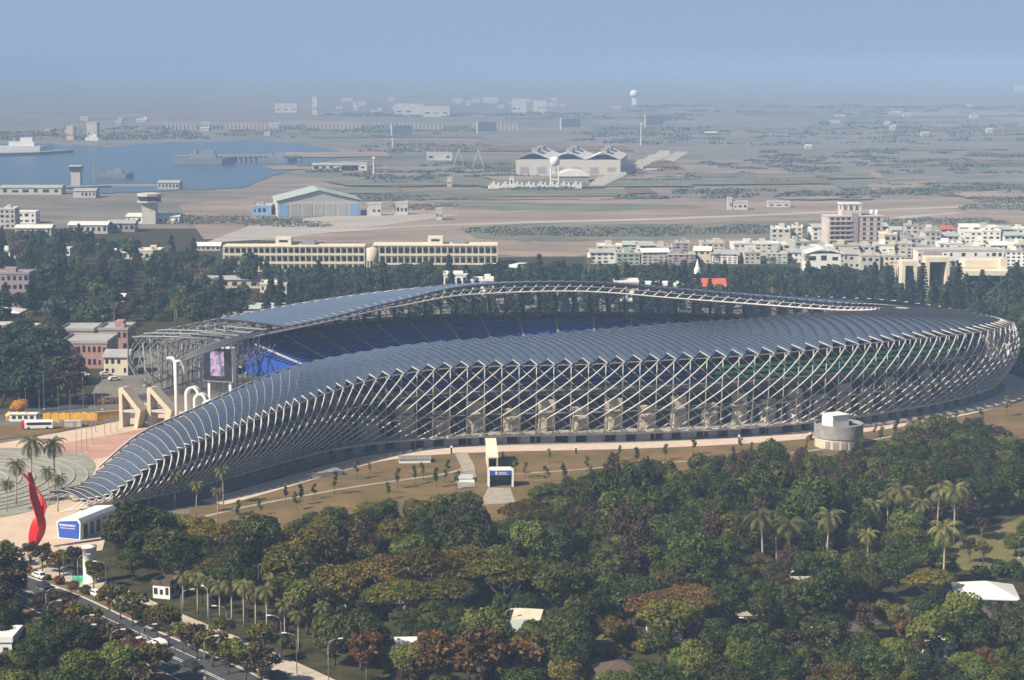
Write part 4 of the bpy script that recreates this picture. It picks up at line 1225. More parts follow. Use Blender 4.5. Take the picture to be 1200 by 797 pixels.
BELT = [(330, 316), (620, 318), (700, 330), (690, 346), (560, 340), (330, 352)], [(690, 320), (940, 322), (1060, 326), (1215, 340), (1215, 358), (1060, 352), (700, 346)]
nb = 0
yy = 930.0
while yy < 1180:
    xx = -150.0
    while xx < 330:
        x, y = xx + fr.uniform(-4, 4), yy + fr.uniform(-4, 4); xx += 11.5
        px, py = to_px((x, y, 0))
        if any(inside(px, py, q) for q in BELT) and nb < 190:
            nb += 1; tree("far_broad", "lf_pine" if fr.random() < .55 else "lf_far", (x, y), fr.uniform(.75, 1.15), group="belt of trees behind the stadium", name="broadleaf_tree")
    yy += 13
for px, py, s in ((20, 478, 1.3), (45, 476, 1.2), (62, 470, 1.2), (80, 474, 1.1), (6, 470, 1.4), (88, 466, .9), (30, 462, 1.3), (70, 452, 1.2), (50, 440, 1.3), (85, 446, 1.0), (15, 445, 1.3), (40, 420, 1.3), (60, 415, 1.2)):
    tree("far_broad", "lf_pine" if px < 60 else "lf_brown", at(px, py), s, group="woods beyond the plaza")
# scrub on the far plain: masses nobody could count
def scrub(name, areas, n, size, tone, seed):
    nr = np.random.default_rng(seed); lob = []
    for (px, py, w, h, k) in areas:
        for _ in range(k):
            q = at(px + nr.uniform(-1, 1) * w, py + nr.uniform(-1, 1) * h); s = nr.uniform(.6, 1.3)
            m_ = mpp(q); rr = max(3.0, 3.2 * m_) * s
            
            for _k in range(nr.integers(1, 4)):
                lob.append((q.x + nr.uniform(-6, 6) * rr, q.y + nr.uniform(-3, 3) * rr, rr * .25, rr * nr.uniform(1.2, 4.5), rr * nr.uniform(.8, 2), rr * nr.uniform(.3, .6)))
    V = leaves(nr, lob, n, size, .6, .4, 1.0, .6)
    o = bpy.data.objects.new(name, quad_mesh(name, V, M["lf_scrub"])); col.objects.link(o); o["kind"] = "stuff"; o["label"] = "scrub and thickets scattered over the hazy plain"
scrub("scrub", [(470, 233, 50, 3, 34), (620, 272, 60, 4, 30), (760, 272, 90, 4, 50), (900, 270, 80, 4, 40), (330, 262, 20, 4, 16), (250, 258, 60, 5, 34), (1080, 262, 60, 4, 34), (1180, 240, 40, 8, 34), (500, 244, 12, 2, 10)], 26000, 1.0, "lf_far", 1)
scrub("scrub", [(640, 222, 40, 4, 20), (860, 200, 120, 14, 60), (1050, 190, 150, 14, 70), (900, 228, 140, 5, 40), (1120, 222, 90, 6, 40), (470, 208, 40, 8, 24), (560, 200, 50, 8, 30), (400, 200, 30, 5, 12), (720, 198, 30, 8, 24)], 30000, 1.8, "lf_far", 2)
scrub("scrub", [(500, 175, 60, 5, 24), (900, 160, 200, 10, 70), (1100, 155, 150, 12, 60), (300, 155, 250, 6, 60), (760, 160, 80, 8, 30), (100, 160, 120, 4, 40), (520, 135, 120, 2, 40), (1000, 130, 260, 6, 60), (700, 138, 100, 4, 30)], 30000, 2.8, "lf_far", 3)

from collections import Counter
print(Counter(o.name.split(".")[0] for o, *_ in _auto))

# ---------------------------------------------------------------- buildings
def front(pl, pr, pb):
    a, b = at(pl, pb), at(pr, pb)
    return (a + b) / 2, (b - a).length, math.atan2(b.y - a.y, b.x - a.x)
def hip_roof(w, d, z, rise, over=0.6, ridge=None):
    mb = MB(); a, b = w / 2 + over, d / 2 + over
    ridge = max(0.2, (w - d) / 2 if w > d else 0.2) if ridge is None else ridge
    mb.add([(-a, -b, z), (a, -b, z), (a, b, z), (-a, b, z), (-ridge, 0, z + rise), (ridge, 0, z + rise), (-a, -b, z - .25), (a, -b, z - .25), (a, b, z - .25), (-a, b, z - .25)],
           [(0, 1, 5, 4), (1, 2, 5), (2, 3, 4, 5), (3, 0, 4), (9, 8, 7, 6), (0, 6, 7, 1), (1, 7, 8, 2), (2, 8, 9, 3), (3, 9, 6, 0)])
    return mb
def gable_roof(w, d, z, rise, over=0.6, along='x'):
    """A pitched roof with its ridge along x or y, as a slab 0.3 thick."""
    mb = MB(); a, b = w / 2 + over, d / 2 + over
    if along == 'x':
        out = [(-b, z), (0, z + rise), (b, z), (b, z + .3), (0, z + rise + .3), (-b, z + .3)]
        vs = [(x, u, h) for x in (-a, a) for u, h in out]
    else:
        out = [(-a, z), (0, z + rise), (a, z), (a, z + .3), (0, z + rise + .3), (-a, z + .3)]
        vs = [(u, y, h) for y in (-b, b) for u, h in out]
    n = 6; fs = [tuple(range(n)), tuple(reversed(range(n, 2 * n)))] + [(i, n + i, n + (i + 1) % n, (i + 1) % n) for i in range(n)]
    return mb.add(vs, fs)
def windows(root, w, d, H, floors, bays, side=0, fw=0.5, fh=0.45, m_="dark_glass", base=0.0, frame=None):
    fl = (H - base) / floors; bw = w / bays; wr = random.Random(int(w * 97 + H * 31))
    for f_ in range(floors):
        for b_ in range(bays):
            if bays > 2 and wr.random() < .13: continue
            mb = MB(); kw = wr.choice((.75, 1, 1, 1.25)); mb.box(-w / 2 + bw * (b_ + .5), -d / 2 - 0.02, base + fl * f_ + fl * .32, bw * fw * kw, 0.12, fl * fh * wr.choice((.8, 1, 1, 1.15)))
            o = mb.build("window", M[m_], root)
            if frame:
                mb = MB(); mb.box(-w / 2 + bw * (b_ + .5), -d / 2 - 0.2, base + fl * f_ + fl * .32 - .2, bw * fw + .3, 0.5, .2); mb.build("sill", M[frame], o)
        for b_ in range(side):
            bs = d / side
            mb = MB(); mb.box(w / 2 + 0.02, -d / 2 + bs * (b_ + .5), base + fl * f_ + fl * .32, 0.12, bs * fw, fl * fh); mb.build("window", M[m_], root)
def house(name, label, cat, pl, pr, pb, H, d, wall="cream", roof="flat", roofm="concrete", floors=2, bays=4, side=2, yaw=0.0, group=None, extras=True, autol=False, fw=.5, fh=.45, rise=2.0, seed=0):
    c, w, rz = front(pl, pr, pb); r = random.Random(seed + int(pl * 7 + pb))
    root = thing(name, label, cat, (c.x, c.y + d / 2, 0), rz + yaw, group)
    mb = MB(); mb.box(0, 0, 0, w, d, H); mb.build("wall", M[wall], root)
    if roof == "flat":
        mb = MB(); t = .25
        mb.box(0, 0, H + .003, w + .5, d + .5, .3)
        for x, y, sx, sy in ((0, -d / 2 - .1, w + .6, t), (0, d / 2 + .1, w + .6, t), (-w / 2 - .1, 0, t, d - .1), (w / 2 + .1, 0, t, d - .1)): mb.box(x, y, H + .303, sx, sy, .8)
        rf = mb.build("roof", M[roofm], root)
        if extras:
            k = r.random()
            mb = MB(); mb.box(r.uniform(-.25, .25) * w, r.uniform(-.1, .3) * d, H + .31, w * .28, d * .35, 2.6); mb.build("stair_hut", M[wall], rf)
            if k < .6:
                mb = MB(); mb.lathe([(.8, H + .31), (.8, H + 1.9), (.1, H + 2.2)], r.uniform(.1, .35) * w * r.choice((-1, 1)), -.2 * d, 10); mb.build("water_tank", M["grey_steel"], rf)
    elif roof == "hip": hip_roof(w, d, H + .003, rise).build("roof", M[roofm], root)
    elif roof == "gable": gable_roof(w, d, H + .003, rise).build("roof", M[roofm], root)
    elif roof == "gable_y": gable_roof(w, d, H + .003, rise, along='y').build("roof", M[roofm], root)
    windows(root, w, d, H, floors, bays, side, fw, fh)
    if autol: auto(root, label)
    return root
def gallery_block(name, label, pl, pr, pb, H, d, floors, bays, wall="cream", yaw=0.0, tower=0.5):
    """A long school-like block: open galleries behind rows of columns."""
    c, w, rz = front(pl, pr, pb)
    root = thing(name, label, "building", (c.x, c.y + d / 2, 0), rz + yaw)
    mb = MB(); mb.box(0, 0.6, 0, w - 0.6, d - 1.2, H); mb.build("wall", M[wall], root)
    fl = H / floors
    for f_ in range(floors + 1):
        mb = MB(); mb.box(0, -0.9, f_ * fl - (.35 if f_ else 0), w, d + 1.8, .35 if f_ < floors else .7); s_ = mb.build("floor_slab" if f_ < floors else "roof", M[wall], root)
        if 0 < f_ < floors:
            mb = MB(); mb.box(0, -d / 2 - 1.7, f_ * fl + .003, w, .16, 1.0); mb.build("parapet", M[wall], s_)
    for b_ in range(bays + 1):
        mb = MB(); mb.box(-w / 2 + w * b_ / bays * .994 + .2, -d / 2 - 1.45, 0, .5, .45, H - .36); mb.build("column", M[wall], root)
    for f_ in range(floors):
        for b_ in range(bays):
            mb = MB(); mb.box(-w / 2 + w * (b_ + .5) / bays, -d / 2 + 1.17, f_ * fl + .9, w / bays * .62, .1, fl * .5); mb.build("window", M["dark_glass"], root)
    if tower is not None:
        mb = MB(); mb.box((tower - .5) * w, 1, H + .352, 9, d * .6, 4.2); hut = mb.build("stair_tower", M[wall], root)
        mb = MB(); mb.box((tower - .5) * w, 1 - d * .3 - .04, H + 2.0, 5, .1, 1.3); mb.build("window", M["dark_glass"], hut)
        mb = MB(); mb.box((tower - .5) * w + 14, 2, H + .352, 8, d * .5, 2.2); mb.build("roof_hut", M["grey_steel"], root)
    return root

gallery_block("school_block", "long cream three storey block with open galleries, nearer the harbour", 262, 428, 318, 14.5, 13, 3, 24, tower=.42)
gallery_block("school_block", "long cream two storey block with galleries and a dark side wall", 437, 583, 310, 11.5, 17, 2, 20, tower=.5)
mb_c, mb_w, _ = front(583, 603, 311)
house("barracks_annex", "low grey flat roofed block in front of the long cream block", "building", 415, 436, 316, 7, 12, "mauve", floors=1, bays=3)
house("side_wing", "cream low wing with a pale roof below the long cream three storey block", "building", 236, 325, 338, 4.5, 12, "beige", "gable", "roof_grey", 1, 8, rise=1.5)
house("bungalow", "long low white building with flat roof left of the school block", "building", 230, 258, 294, 3, 8, "concrete", "gable", "roof_white", 1, 5)

# airfield hangar with the green roof
c, w, rz = front(318, 415, 254)
hg = thing("hangar", "big hangar with pale green gabled roof and blue panelled front beside the airfield", "hangar", (c.x, c.y + 28, 0), rz + .18)
mb = MB(); mb.box(0, 0, 0, w, 56, 12); mb.build("wall", M["concrete"], hg)
mb = MB(); mb.extrude([(-w / 2 + .1, 12.0), (w / 2 - .1, 12.0), (0, 20.0)], -27.8, 27.8, (0, 1)); mb.build("gable_wall", M["roof_grey"], hg)
gable_roof(w, 56, 12.3, 8.2, 1.2, 'y').build("roof", M["roof_green"], hg)
for k in range(7):
    mb = MB(); mb.box(-w / 2 + w * (k + .5) / 7, -28.1, 0.5, w / 7 * .82, .2, 9.5); mb.build("door_panel", M["blue_wall" if k in (0, 6) else "roof_grey"], hg)
house("flight_hall", "pale flat roofed hall left of the green roofed hangar", "building", 296, 318, 252, 7, 20, "blue_wall", floors=1, bays=4)
# factory
c, w, rz = front(612, 735, 206)
fa = thing("factory", "big pale factory hall with raised roof vents beyond the airfield", "factory", (c.x, c.y + 60, 0), rz - .12)
mb = MB(); mb.box(0, 0, 0, w, 120, 17); mb.build("wall", M["concrete"], fa)
for k in range(3):
    wd = w / 3
    g_ = gable_roof(wd - .5, 121, 17.01, 8, 0.2, 'y'); 
    g_.v = [(x + (k - 1) * wd, y, z) for x, y, z in g_.v]; rf = g_.build("roof", M["roof_white"], fa)
    for t in (-30, 25):
        mb = MB(); mb.box((k - 1) * wd, t, 24.5, 7, 34, 3.4); mb.build("roof_vent", M["concrete_dark"], rf)
for k in range(6):
    mb = MB(); mb.box(-w / 2 + w * (k + .5) / 6, -60.1, 2, w / 6 * .5, .2, 7); mb.build("door", M["mauve"], fa)
c, w, rz = front(655, 690, 215)
sh = thing("shed", "low rounded roof shed in front of the pale factory", "shed", (c.x, c.y + 14, 0), rz)
mb = MB(); mb.box(0, 0, 0, w, 28, 7); mb.build("wall", M["concrete_dark"], sh)
mb = MB(); mb.extrude([(-w / 2 - 1, 7.0)] + [(w / 2 * 1.05 * -math.cos(PI * i / 10), 7.1 + 6 * math.sin(PI * i / 10)) for i in range(11)] + [(w / 2 + 1, 7.0)], -15, 15, (0, 1)); mb.build("roof", M["roof_white"], sh)
wt = at(650, 218)
t = thing("water_tower", "white water tower with drum on open frame before the pale factory", "water tower", (wt.x, wt.y, 0))
mb = MB(); mb.lathe([(.6, 19), (4.6, 20), (4.8, 26), (3.6, 28), (.3, 28.6)], 0, 0, 18); mb.build("tank", M["white"], t, True)
for x, y in ((-3.6, -3.6), (3.6, -3.6), (3.6, 3.6), (-3.6, 3.6)):
    mb = MB(); mb.tube([(x * 1.1, y * 1.1, 0), (x, y, 20)], .75, 6); mb.build("leg", M["white"], t)
for z in (6, 13):
    mb = MB(); mb.box(0, 0, z, 8.4, 8.4, .7); mb.build("platform", M["white"], t)
mb = MB()
for i in range(40):
    p = at(573 + i * 2.75, 221); mb.box(p.x, p.y, 0, mpp(p) * 2.2, 3, 3.0 + (i * 37 % 5) * .9)
tag(mb.build("perimeter_wall", M["white"]), "long low white wall with white huts in front of the factory", "wall")
house("white_hut", "small white hut at left end of the factory's white wall", "hut", 597, 602, 219, 9, 8, "white", floors=1, bays=1, side=0, extras=False)
# apartment block with tower
c, w, rz = front(968, 1033, 288)
ap = thing("apartment_block", "tall cream and pink apartment block with white open tower on its roof", "apartment block", (c.x, c.y + 9, 0), rz + .1)
mb = MB(); mb.box(0, 0, 0, w, 18, 22); mb.build("wall", M["pinkish"], ap)
mb = MB(); mb.box(0, 0, 22.003, w + .8, 18.8, .8); mb.build("roof", M["pinkish"], ap)
mb = MB(); mb.box(-.02 * w, -9.3, 0, w * .12, .9, 25); mb.build("stair_shaft", M["mauve"], ap)
for f_ in range(6):
    z = 1.2 + f_ * 3.6
    for b_ in range(4):
        mb = MB(); mb.box(-w * .43 + b_ * w * .1, -9.06, z, w * .065, .2, 2.2); mb.build("window", M["dark_glass"], ap)
    mb = MB(); mb.box(-w * .28, -9.8, z - .6, w * .4, 1.6, .9); mb.build("balcony", M["pinkish"], ap)
    for b_ in range(3):
        mb = MB(); mb.box(w * .16 + b_ * w * .13, -9.06, z, w * .055, .2, 1.9); mb.build("window", M["dark_glass"], ap)
    mb = MB(); mb.box(w * .28, -9.05, z - .9, w * .42, .1, .5); mb.build("pink_band", M["brick"], ap)
tw = MB(); tw.box(-.05 * w, 0, 22.81, 13, 10, 4.0); tw_o = tw.build("tower_base", M["pinkish"], ap)
for x in (-6, -2, 2, 6):
    mb = MB(); mb.box(-.05 * w + x, -4.5, 26.82, .9, .9, 4.5); mb.build("tower_column", M["white"], tw_o)
    mb = MB(); mb.box(-.05 * w + x, 4.5, 26.82, .9, .9, 4.5); mb.build("tower_column", M["white"], tw_o)
mb = MB(); mb.box(-.05 * w, 0, 31.33, 14, 11, .9); mb.build("tower_roof", M["white"], tw_o)
for s_ in (-1, 1):
    mb = MB(); mb.lathe([(1.2, 22.81), (1.5, 24.5), (1.2, 26), (.2, 26.6)], w * .45 + s_ * 1.7 - 1, 2, 12); mb.build("roof_tank", M["white"], ap)
ap.scale = (1, 1, .86)
# the cream civic building on the right
c, w, rz = front(1056, 1182, 352)
cv = thing("civic_building", "large cream civic building with deep dark portals among the pines at right", "building", (c.x, c.y + 14, 0), rz)
mb = MB(); mb.box(0, 4, 0, w, 20, 16); mb.build("wall", M["beige"], cv)
for (x0, x1, h, y) in ((-.50, -.36, 20, -9), (-.28, -.06, 22, -10), (.06, .50, 15, -9)):
    mb = MB(); x = (x0 + x1) / 2 * w; ww = (x1 - x0) * w
    mb.box(x - ww / 2 + .9, y, 0, 1.8, 10, h); mb.box(x + ww / 2 - .9, y, 0, 1.8, 10, h); mb.box(x, y, h - 2.4, ww - 3.6, 10, 2.4); mb.build("portal", M["cream"], cv)
    mb = MB(); mb.box(x, y + 2, 0, ww - 3.7, 4, h - 2.5); mb.build("portal_glass", M["dark_glass"], cv)
mb = MB(); mb.box(.30 * w, 1, 16.01, .36 * w, 14, 3.4); mb.build("upper_storey", M["cream"], cv)
for k in range(10):
    mb = MB(); mb.box(.14 * w + k * .034 * w, -14.05, 7, .014 * w, .12, 2.2); mb.build("window", M["dark_glass"], cv)
mb = MB(); mb.box(-.17 * w, 2, 16.01, 9, 9, 8); mb.build("stair_tower", M["mauve"], cv)
mb = MB(); mb.box(.5 * w - 2, -8, 0, 3.4, 4, 21); mb.build("pylon", M["cream"], cv)

# the town: row upon row of small houses
tr_ = random.Random(77)
tones = ["cream", "roof_white", "beige", "concrete", "white", "concrete", "mauve", "beige"]
tone_words = dict(cream="cream", white="white", beige="tan", concrete="pale grey", roof_white="off white", mauve="mauve grey", roof_green="pale green", blue_wall="blue")
def town_row(pxa, pxb, py, hmin, hmax, step):
    px = pxa
    while px < pxb:
        wpx = tr_.uniform(*step); wl_ = tr_.choice(tones) if tr_.random() < .9 else "roof_green"
        fl = tr_.choice((2, 3, 3, 4)); H = tr_.uniform(hmin, hmax) * (0.7 + .12 * fl)
        rf = "flat" if tr_.random() < .72 else "gable"
        rm = tr_.choice(("concrete", "roof_white", "roof_grey")) if rf == "flat" else tr_.choice(("roof_green", "roof_grey", "roof_white", "roof_red"))
        lab = f"{tone_words[wl_]} {'flat' if rf == 'flat' else 'gabled'} {('low', 'two storey', 'three storey', 'four storey')[fl - 1]} town house"
        house("town_house", lab, "house", px, px + wpx, py + tr_.uniform(-1.5, 1.5), H, tr_.uniform(9, 16), wl_, rf, rm, fl, max(2, int(wpx / 6)), 2, tr_.uniform(-.18, .18), "town houses beyond the stadium", autol=True, seed=int(px))
        px += wpx + (tr_.uniform(-1, 3) if tr_.random() < .75 else tr_.uniform(4, 14))
town_row(905, 1210, 283, 6, 9, (13, 24)); town_row(1035, 1210, 291, 6, 10, (14, 26))
town_row(700, 925, 300, 5, 7, (16, 30)); town_row(930, 1210, 303, 6, 9, (16, 30)); town_row(690, 930, 309, 4.5, 7, (16, 34)); town_row(940, 1060, 316, 6, 9, (18, 30)); town_row(1180, 1230, 312, 7, 10, (18, 28))
house("long_shed", "long pale low building behind the cream civic building", "building", 1075, 1175, 312, 9, 14, "white", floors=2, bays=14, extras=False)
house("white_gable_house", "bright white house front with stepped roof amid the town houses", "house", 945, 985, 320, 11, 16, "white", "gable_y", "roof_white", 2, 3, rise=3)
# left: low houses and huts among the woods and by the harbour
for i, (pl, pr, pb, H, d, wl_, rf, rm, fl, nm, lab) in enumerate([
    (0, 18, 268, 14, 14, "concrete", "flat", "roof_white", 4, "office_block", "pale grey four storey block at the left edge below the harbour"),
    (14, 42, 262, 8, 14, "white", "flat", "roof_white", 2, "office_block", "white two storey flat block right of the grey block below harbour"),
    (18, 60, 276, 5, 12, "concrete", "gable", "roof_white", 1, "storehouse", "white roofed long storehouse at the wood's edge at left"),
    (80, 126, 274, 6, 16, "concrete", "gable", "roof_white", 1, "storehouse", "white roofed storehouse with dark doors below the harbour quay"),
    (126, 158, 272, 6, 14, "mauve", "gable", "roof_grey", 1, "storehouse", "grey roofed storehouse with dark open front"),
    (148, 210, 262, 5, 18, "white", "gable", "roof_white", 1, "storehouse", "wide white roofed shed right below the control tower"),
    (163, 188, 312, 9, 12, "cream", "flat", "roof_white", 2, "villa", "cream two storey villa with stacked flat roofs deep in the woods"),
    (132, 168, 304, 4, 12, "cream", "gable", "roof_white", 1, "bungalow", "long cream bungalow left of the stacked cream villa"),
    (172, 190, 322, 8, 10, "beige", "flat", "roof_white", 2, "villa", "small tan villa just below the stacked cream villa"),
    (2, 18, 304, 5, 8, "white", "flat", "roof_white", 1, "hut", "white hut at the left edge in the woods"),
    (102, 114, 297, 5, 8, "white", "flat", "roof_white", 1, "hut", "tiny white hut in the middle of the woods"),
    (72, 82, 300, 4, 8, "white", "flat", "roof_white", 1, "hut", "small pale hut left of the tiny white hut in woods"),
    (-12, 35, 362, 17, 14, "mauve", "flat", "mauve", 4, "tower_block", "mauve grey four storey block at left edge in the woods"),
    (-14, 22, 382, 6, 14, "brick", "hip", "roof_white", 1, "pavilion", "white hipped roof hall at left edge below the mauve block"),
    (-12, 8, 412, 10, 12, "cream", "flat", "concrete", 3, "cream_block", "plain cream wall block cut by the left edge"),
    (8, 40, 402, 6, 12, "concrete", "flat", "concrete", 1, "flat_hall", "grey flat roofed hall right of the plain cream block"),
    (72, 126, 432, 10, 22, "brick", "flat", "roof_grey", 2, "brick_hall", "pink brick flat roofed hall left of the stadium"),
    (70, 110, 410, 8, 18, "brick", "flat", "roof_grey", 2, "brick_hall", "grey roofed wing behind the pink brick hall"),
    (116, 150, 412, 9, 18, "brick", "flat", "roof_grey", 2, "brick_hall", "brick wing behind the stadium's open end"),
    (122, 150, 440, 7, 14, "cream", "gable", "roof_grey", 2, "cream_hall", "cream walled hall with grey green roof beside the pink brick hall"),
    (122, 145, 360, 4, 10, "white", "gable", "roof_white", 1, "shed", "small white roofed shed in the woods above the brick halls"),
    (256, 335, 372, 4, 12, "concrete", "gable", "roof_green", 1, "long_shed", "long pale green roofed shed behind the stadium roof"),
    (305, 336, 352, 8, 12, "cream", "flat", "roof_white", 2, "villa", "cream villa behind the long green roofed shed"),
    (520, 548, 350, 12, 12, "white", "flat", "white", 2, "white_block", "white box like block showing over the stadium roof"),
    (552, 578, 350, 9, 12, "white", "flat", "white", 2, "white_block", "low white block right of the white box over the roof"),
    (720, 748, 352, 9, 12, "white", "flat", "white", 2, "white_block", "left one of two white roofed blocks over the stadium's rear rim"),
    (756, 800, 352, 7.5, 12, "white", "flat", "white", 2, "white_block", "right one of two white roofed blocks over the stadium's rear rim"),
    (596, 630, 328, 7, 12, "cream", "hip", "roof_white", 1, "villa", "pale hipped villa among conifers right of the long cream block"),
    (1010, 1040, 372, 5, 12, "brick", "gable", "roof_red", 1, "hut", "red roofed hut behind the roof's right end"),
    (1065, 1085, 382, 7, 10, "brick", "flat", "roof_red", 2, "hut", "pink brick hut above the stadium's right end"),
    (1130, 1150, 392, 6, 10, "brick", "hip", "roof_red", 1, "hut", "small pink house among trees right of the stadium roof"),
    (1185, 1210, 430, 7, 10, "white", "flat", "concrete", 2, "hut", "white flat house at the right edge beside the stadium"),
]):
    house(nm, lab, "building", pl, pr, pb, H, d, wl_, rf, rm, fl, max(2, int((pr - pl) / 6)), 2, 0.0, None, extras=i % 3 == 0)
# red-roofed church hall with a white spire
rt = house("church_hall", "red tiled hall with thin white spire behind the stadium's rear rim", "church", 816, 850, 356, 8.5, 10, "brick", "gable", "roof_red", 2, 6, rise=3.5)
mb = MB(); mb.lathe([(1.6, 14.5), (1.6, 17), (1.0, 18), (.12, 22)], -6.5, 0, 8); mb.build("spire", M["white"], rt)
# brick water tank on stilts
wt = at(437, 332); t = thing("water_tank", "brown drum water tank on white stilts among the pines", "water tank", (wt.x, wt.y, 0))
mb = MB(); mb.lathe([(3.2, 12), (3.4, 12.5), (3.4, 19), (.4, 20)], 0, 0, 18); mb.build("drum", M["beige"], t, True)
for k in range(6):
    a = k * PI / 3; mb = MB(); mb.tube([(3.2 * math.cos(a), 3.2 * math.sin(a), 0), (3 * math.cos(a), 3 * math.sin(a), 12.1)], .35, 6); mb.build("leg", M["white"], t)
# airfield control tower
q = at(176, 262); t = thing("control_tower", "airfield control tower with dark glazed cabin left of the hangar", "control tower", (q.x, q.y, 0))
mb = MB(); mb.box(0, 0, 0, 10, 10, 17); mb.build("shaft", M["concrete"], t)
mb = MB(); mb.lathe([(8, 17.01), (8.6, 18.5), (8.8, 20.6)], 0, 0, 8); mb.build("cabin_glass", M["dark_glass"], t)
mb = MB(); mb.lathe([(9.2, 20.61), (9.2, 22.4), (5, 23)], 0, 0, 8); mb.build("roof", M["concrete"], t)
mb = MB(); mb.lathe([(9.4, 16.0), (9.4, 16.99)], 0, 0, 8); mb.build("gallery", M["concrete"], t)
# quay houses and masts
q = at(90, 218); t = thing("quay_tower", "square grey lookout tower on the harbour quay", "tower", (q.x, q.y, 0)); mb = MB(); mb.box(0, 0, 0, 9, 9, 15); mb.build("shaft", M["concrete"], t); mb = MB(); mb.box(0, 0, 15.01, 11, 11, 4); mb.build("cabin", M["dark_glass"], t); mb = MB(); mb.box(0, 0, 19.02, 12, 12, 1); mb.build("roof", M["concrete"], t)
q = at(112, 213); t = thing("signal_mast", "thin lattice mast on the harbour quay", "mast", (q.x, q.y, 0)); mb = MB(); mb.tube([(0, 0, 0), (0, 0, 26)], .8, 6, .4); mb.build("pole", M["grey_steel"], t)
for z in (12, 19): mb = MB(); mb.box(0, 0, z, 7, .6, .6); mb.build("yard_arm", M["grey_steel"], t)
for pl, pr, pb, lab in ((0, 72, 228, "long low grey warehouse on the near harbour quay"), (86, 112, 232, "small tan warehouse on the near quay"), (185, 210, 222, "dark low quay building at the right"), (366, 420, 200, "pale quay shed right of the pier")):
    house("warehouse", lab, "warehouse", pl, pr, pb, 6, 18, "concrete", "gable", "roof_grey", 1, 6, 0, rise=2)
ribbon("quay", P2([(-40, 223), (60, 222), (130, 219), (210, 219)]), 14, 4, 1.6, "concrete_dark", thick=1.6)
mb = MB(); a, b = at(205, 190), at(352, 189)
for i in range(26):
    p = a.lerp(b, i / 25); mb.box(p.x, p.y, 0, 2, 14, 6)
dq = (a + b) / 2; mb.box(dq.x, dq.y, 6.01, (b - a).length, 16, 2.2, math.atan2(b.y - a.y, b.x - a.x))
tag(mb.build("pier", M["concrete_dark"]), "long dark pier on piles out in the harbour", "pier")
ribbon("breakwater", P2([(-40, 184), (40, 182), (80, 179)]), 8, 8, 4.0, "concrete_dark", thick=4.0)
def ship(label, px, py, L, H, m_="hull", group="ships in the harbour"):
    q = at(px, py); t = thing("ship", label, "ship", (q.x, q.y, 0.5), 0.0, group)
    mb = MB(); B = L * .11
    out = [(-L / 2, -B * .8), (L * .3, -B), (L / 2, 0), (L * .3, B), (-L / 2, B * .8)]
    vs = [(x * .94, y * .8, -1) for x, y in out] + [(x, y, H * .32 + (H * .1 if x > L * .4 else 0)) for x, y in out]
    mb.add(vs, [(4, 3, 2, 1, 0), (5, 6, 7, 8, 9)] + [(i, (i + 1) % 5, 5 + (i + 1) % 5, 5 + i) for i in range(5)]); mb.build("hull", M[m_], t)
    mb = MB(); mb.box(-L * .02, 0, H * .33, L * .42, B * 1.3, H * .22); mb.box(L * .06, 0, H * .551, L * .2, B, H * .2); ss = mb.build("superstructure", M["white" if m_ == "white" else "hull"], t)
    mb = MB(); mb.box(L * .161, 0, H * .6, .4, B * .8, H * .08); mb.build("bridge_window", M["dark_glass"], ss)
    mb = MB(); mb.tube([(L * .02, 0, H * .74), (L * .02, 0, H * 1.15)], L * .008, 6, L * .004); mb.box(L * .02, 0, H * .95, L * .01, B * .8, .6); mb.build("mast", M["grey_steel"], t)
    mb = MB(); mb.lathe([(B * .3, H * .55), (B * .26, H * .72)], -L * .14, 0, 10); mb.build("funnel", M["hull"], t)
    return t
ship("big grey ship with tall superstructure moored at the pier", 240, 193, 74, 22)
ship("smaller grey ship near the right end of the pier", 325, 191, 44, 16)
ship("white ferry like ship at the left edge of the harbour", 28, 179, 80, 26, "white")
ship("small grey ship tied up at the near quay", 136, 209, 38, 13)
ship("little white boat on the open water near the far shore", 110, 165, 26, 14, "white")
# far plain: halls, radar, dark screens on the airfield's edge
for pl, pr, pb, H, lab in ((462, 496, 136, 26, "left one of the pale far halls under the horizon"), (496, 527, 137, 22, "right one of the pale far halls under the horizon"), (545, 552, 123, 10, "tiny pale far building left on the horizon"), (566, 584, 120, 14, "small pale far building on the horizon"),
                           (600, 617, 134, 34, "tall white far block on the plain"), (625, 640, 131, 26, "white far block right of the tall white one"), (322, 348, 132, 20, "white low far hall above the harbour"), (366, 372, 135, 40, "slim white far tower above the harbour"), (102, 114, 164, 26, "white cube building on the far harbour shore"), (1190, 1210, 107, 22, "white far hall at the right edge on the horizon"), (78, 86, 164, 20, "small tan house on the far harbour shore"),
                           (853, 858, 246, 9, "little white hut on the runway's verge"), (859, 876, 246, 6, "low white hut beside the little runway hut"), (900, 926, 243, 4, "low pale hut row beyond the runway"), (464, 478, 252, 9, "white hut on the apron right of the hangar"), (430, 447, 253, 9, "white annex at the hangar's right side"), (511, 518, 258, 8, "grey hut at the apron's edge"), (500, 530, 188, 9, "pale flat hall left of the factory"), (400, 430, 200, 8, "pale long shed near the harbour shore"), (524, 530, 219, 8, "tan hut in the scrub left of the factory's wall")):
    house("far_hall" if H > 12 else "airfield_hut", lab, "building", pl, pr, pb, H, 20 if H > 12 else 8, "far_white" if "tan" not in lab else "beige", "flat", "far_white", 1, 3, 0, 0, None, extras=False, fh=.12 if H > 12 else .3)
q = at(743, 123); t = thing("radar_dome", "white radar dome on a tower at the horizon", "radar dome", (q.x, q.y, 0))
mb = MB(); mb.box(0, 0, 0, 12, 12, 22); mb.build("tower", M["white"], t); mb = MB(); mb.lathe([(7, 22.02), (11, 25), (12.5, 30), (11, 36), (6, 40.5), (.5, 42)], 0, 0, 20); mb.build("dome", M["white"], t, True)
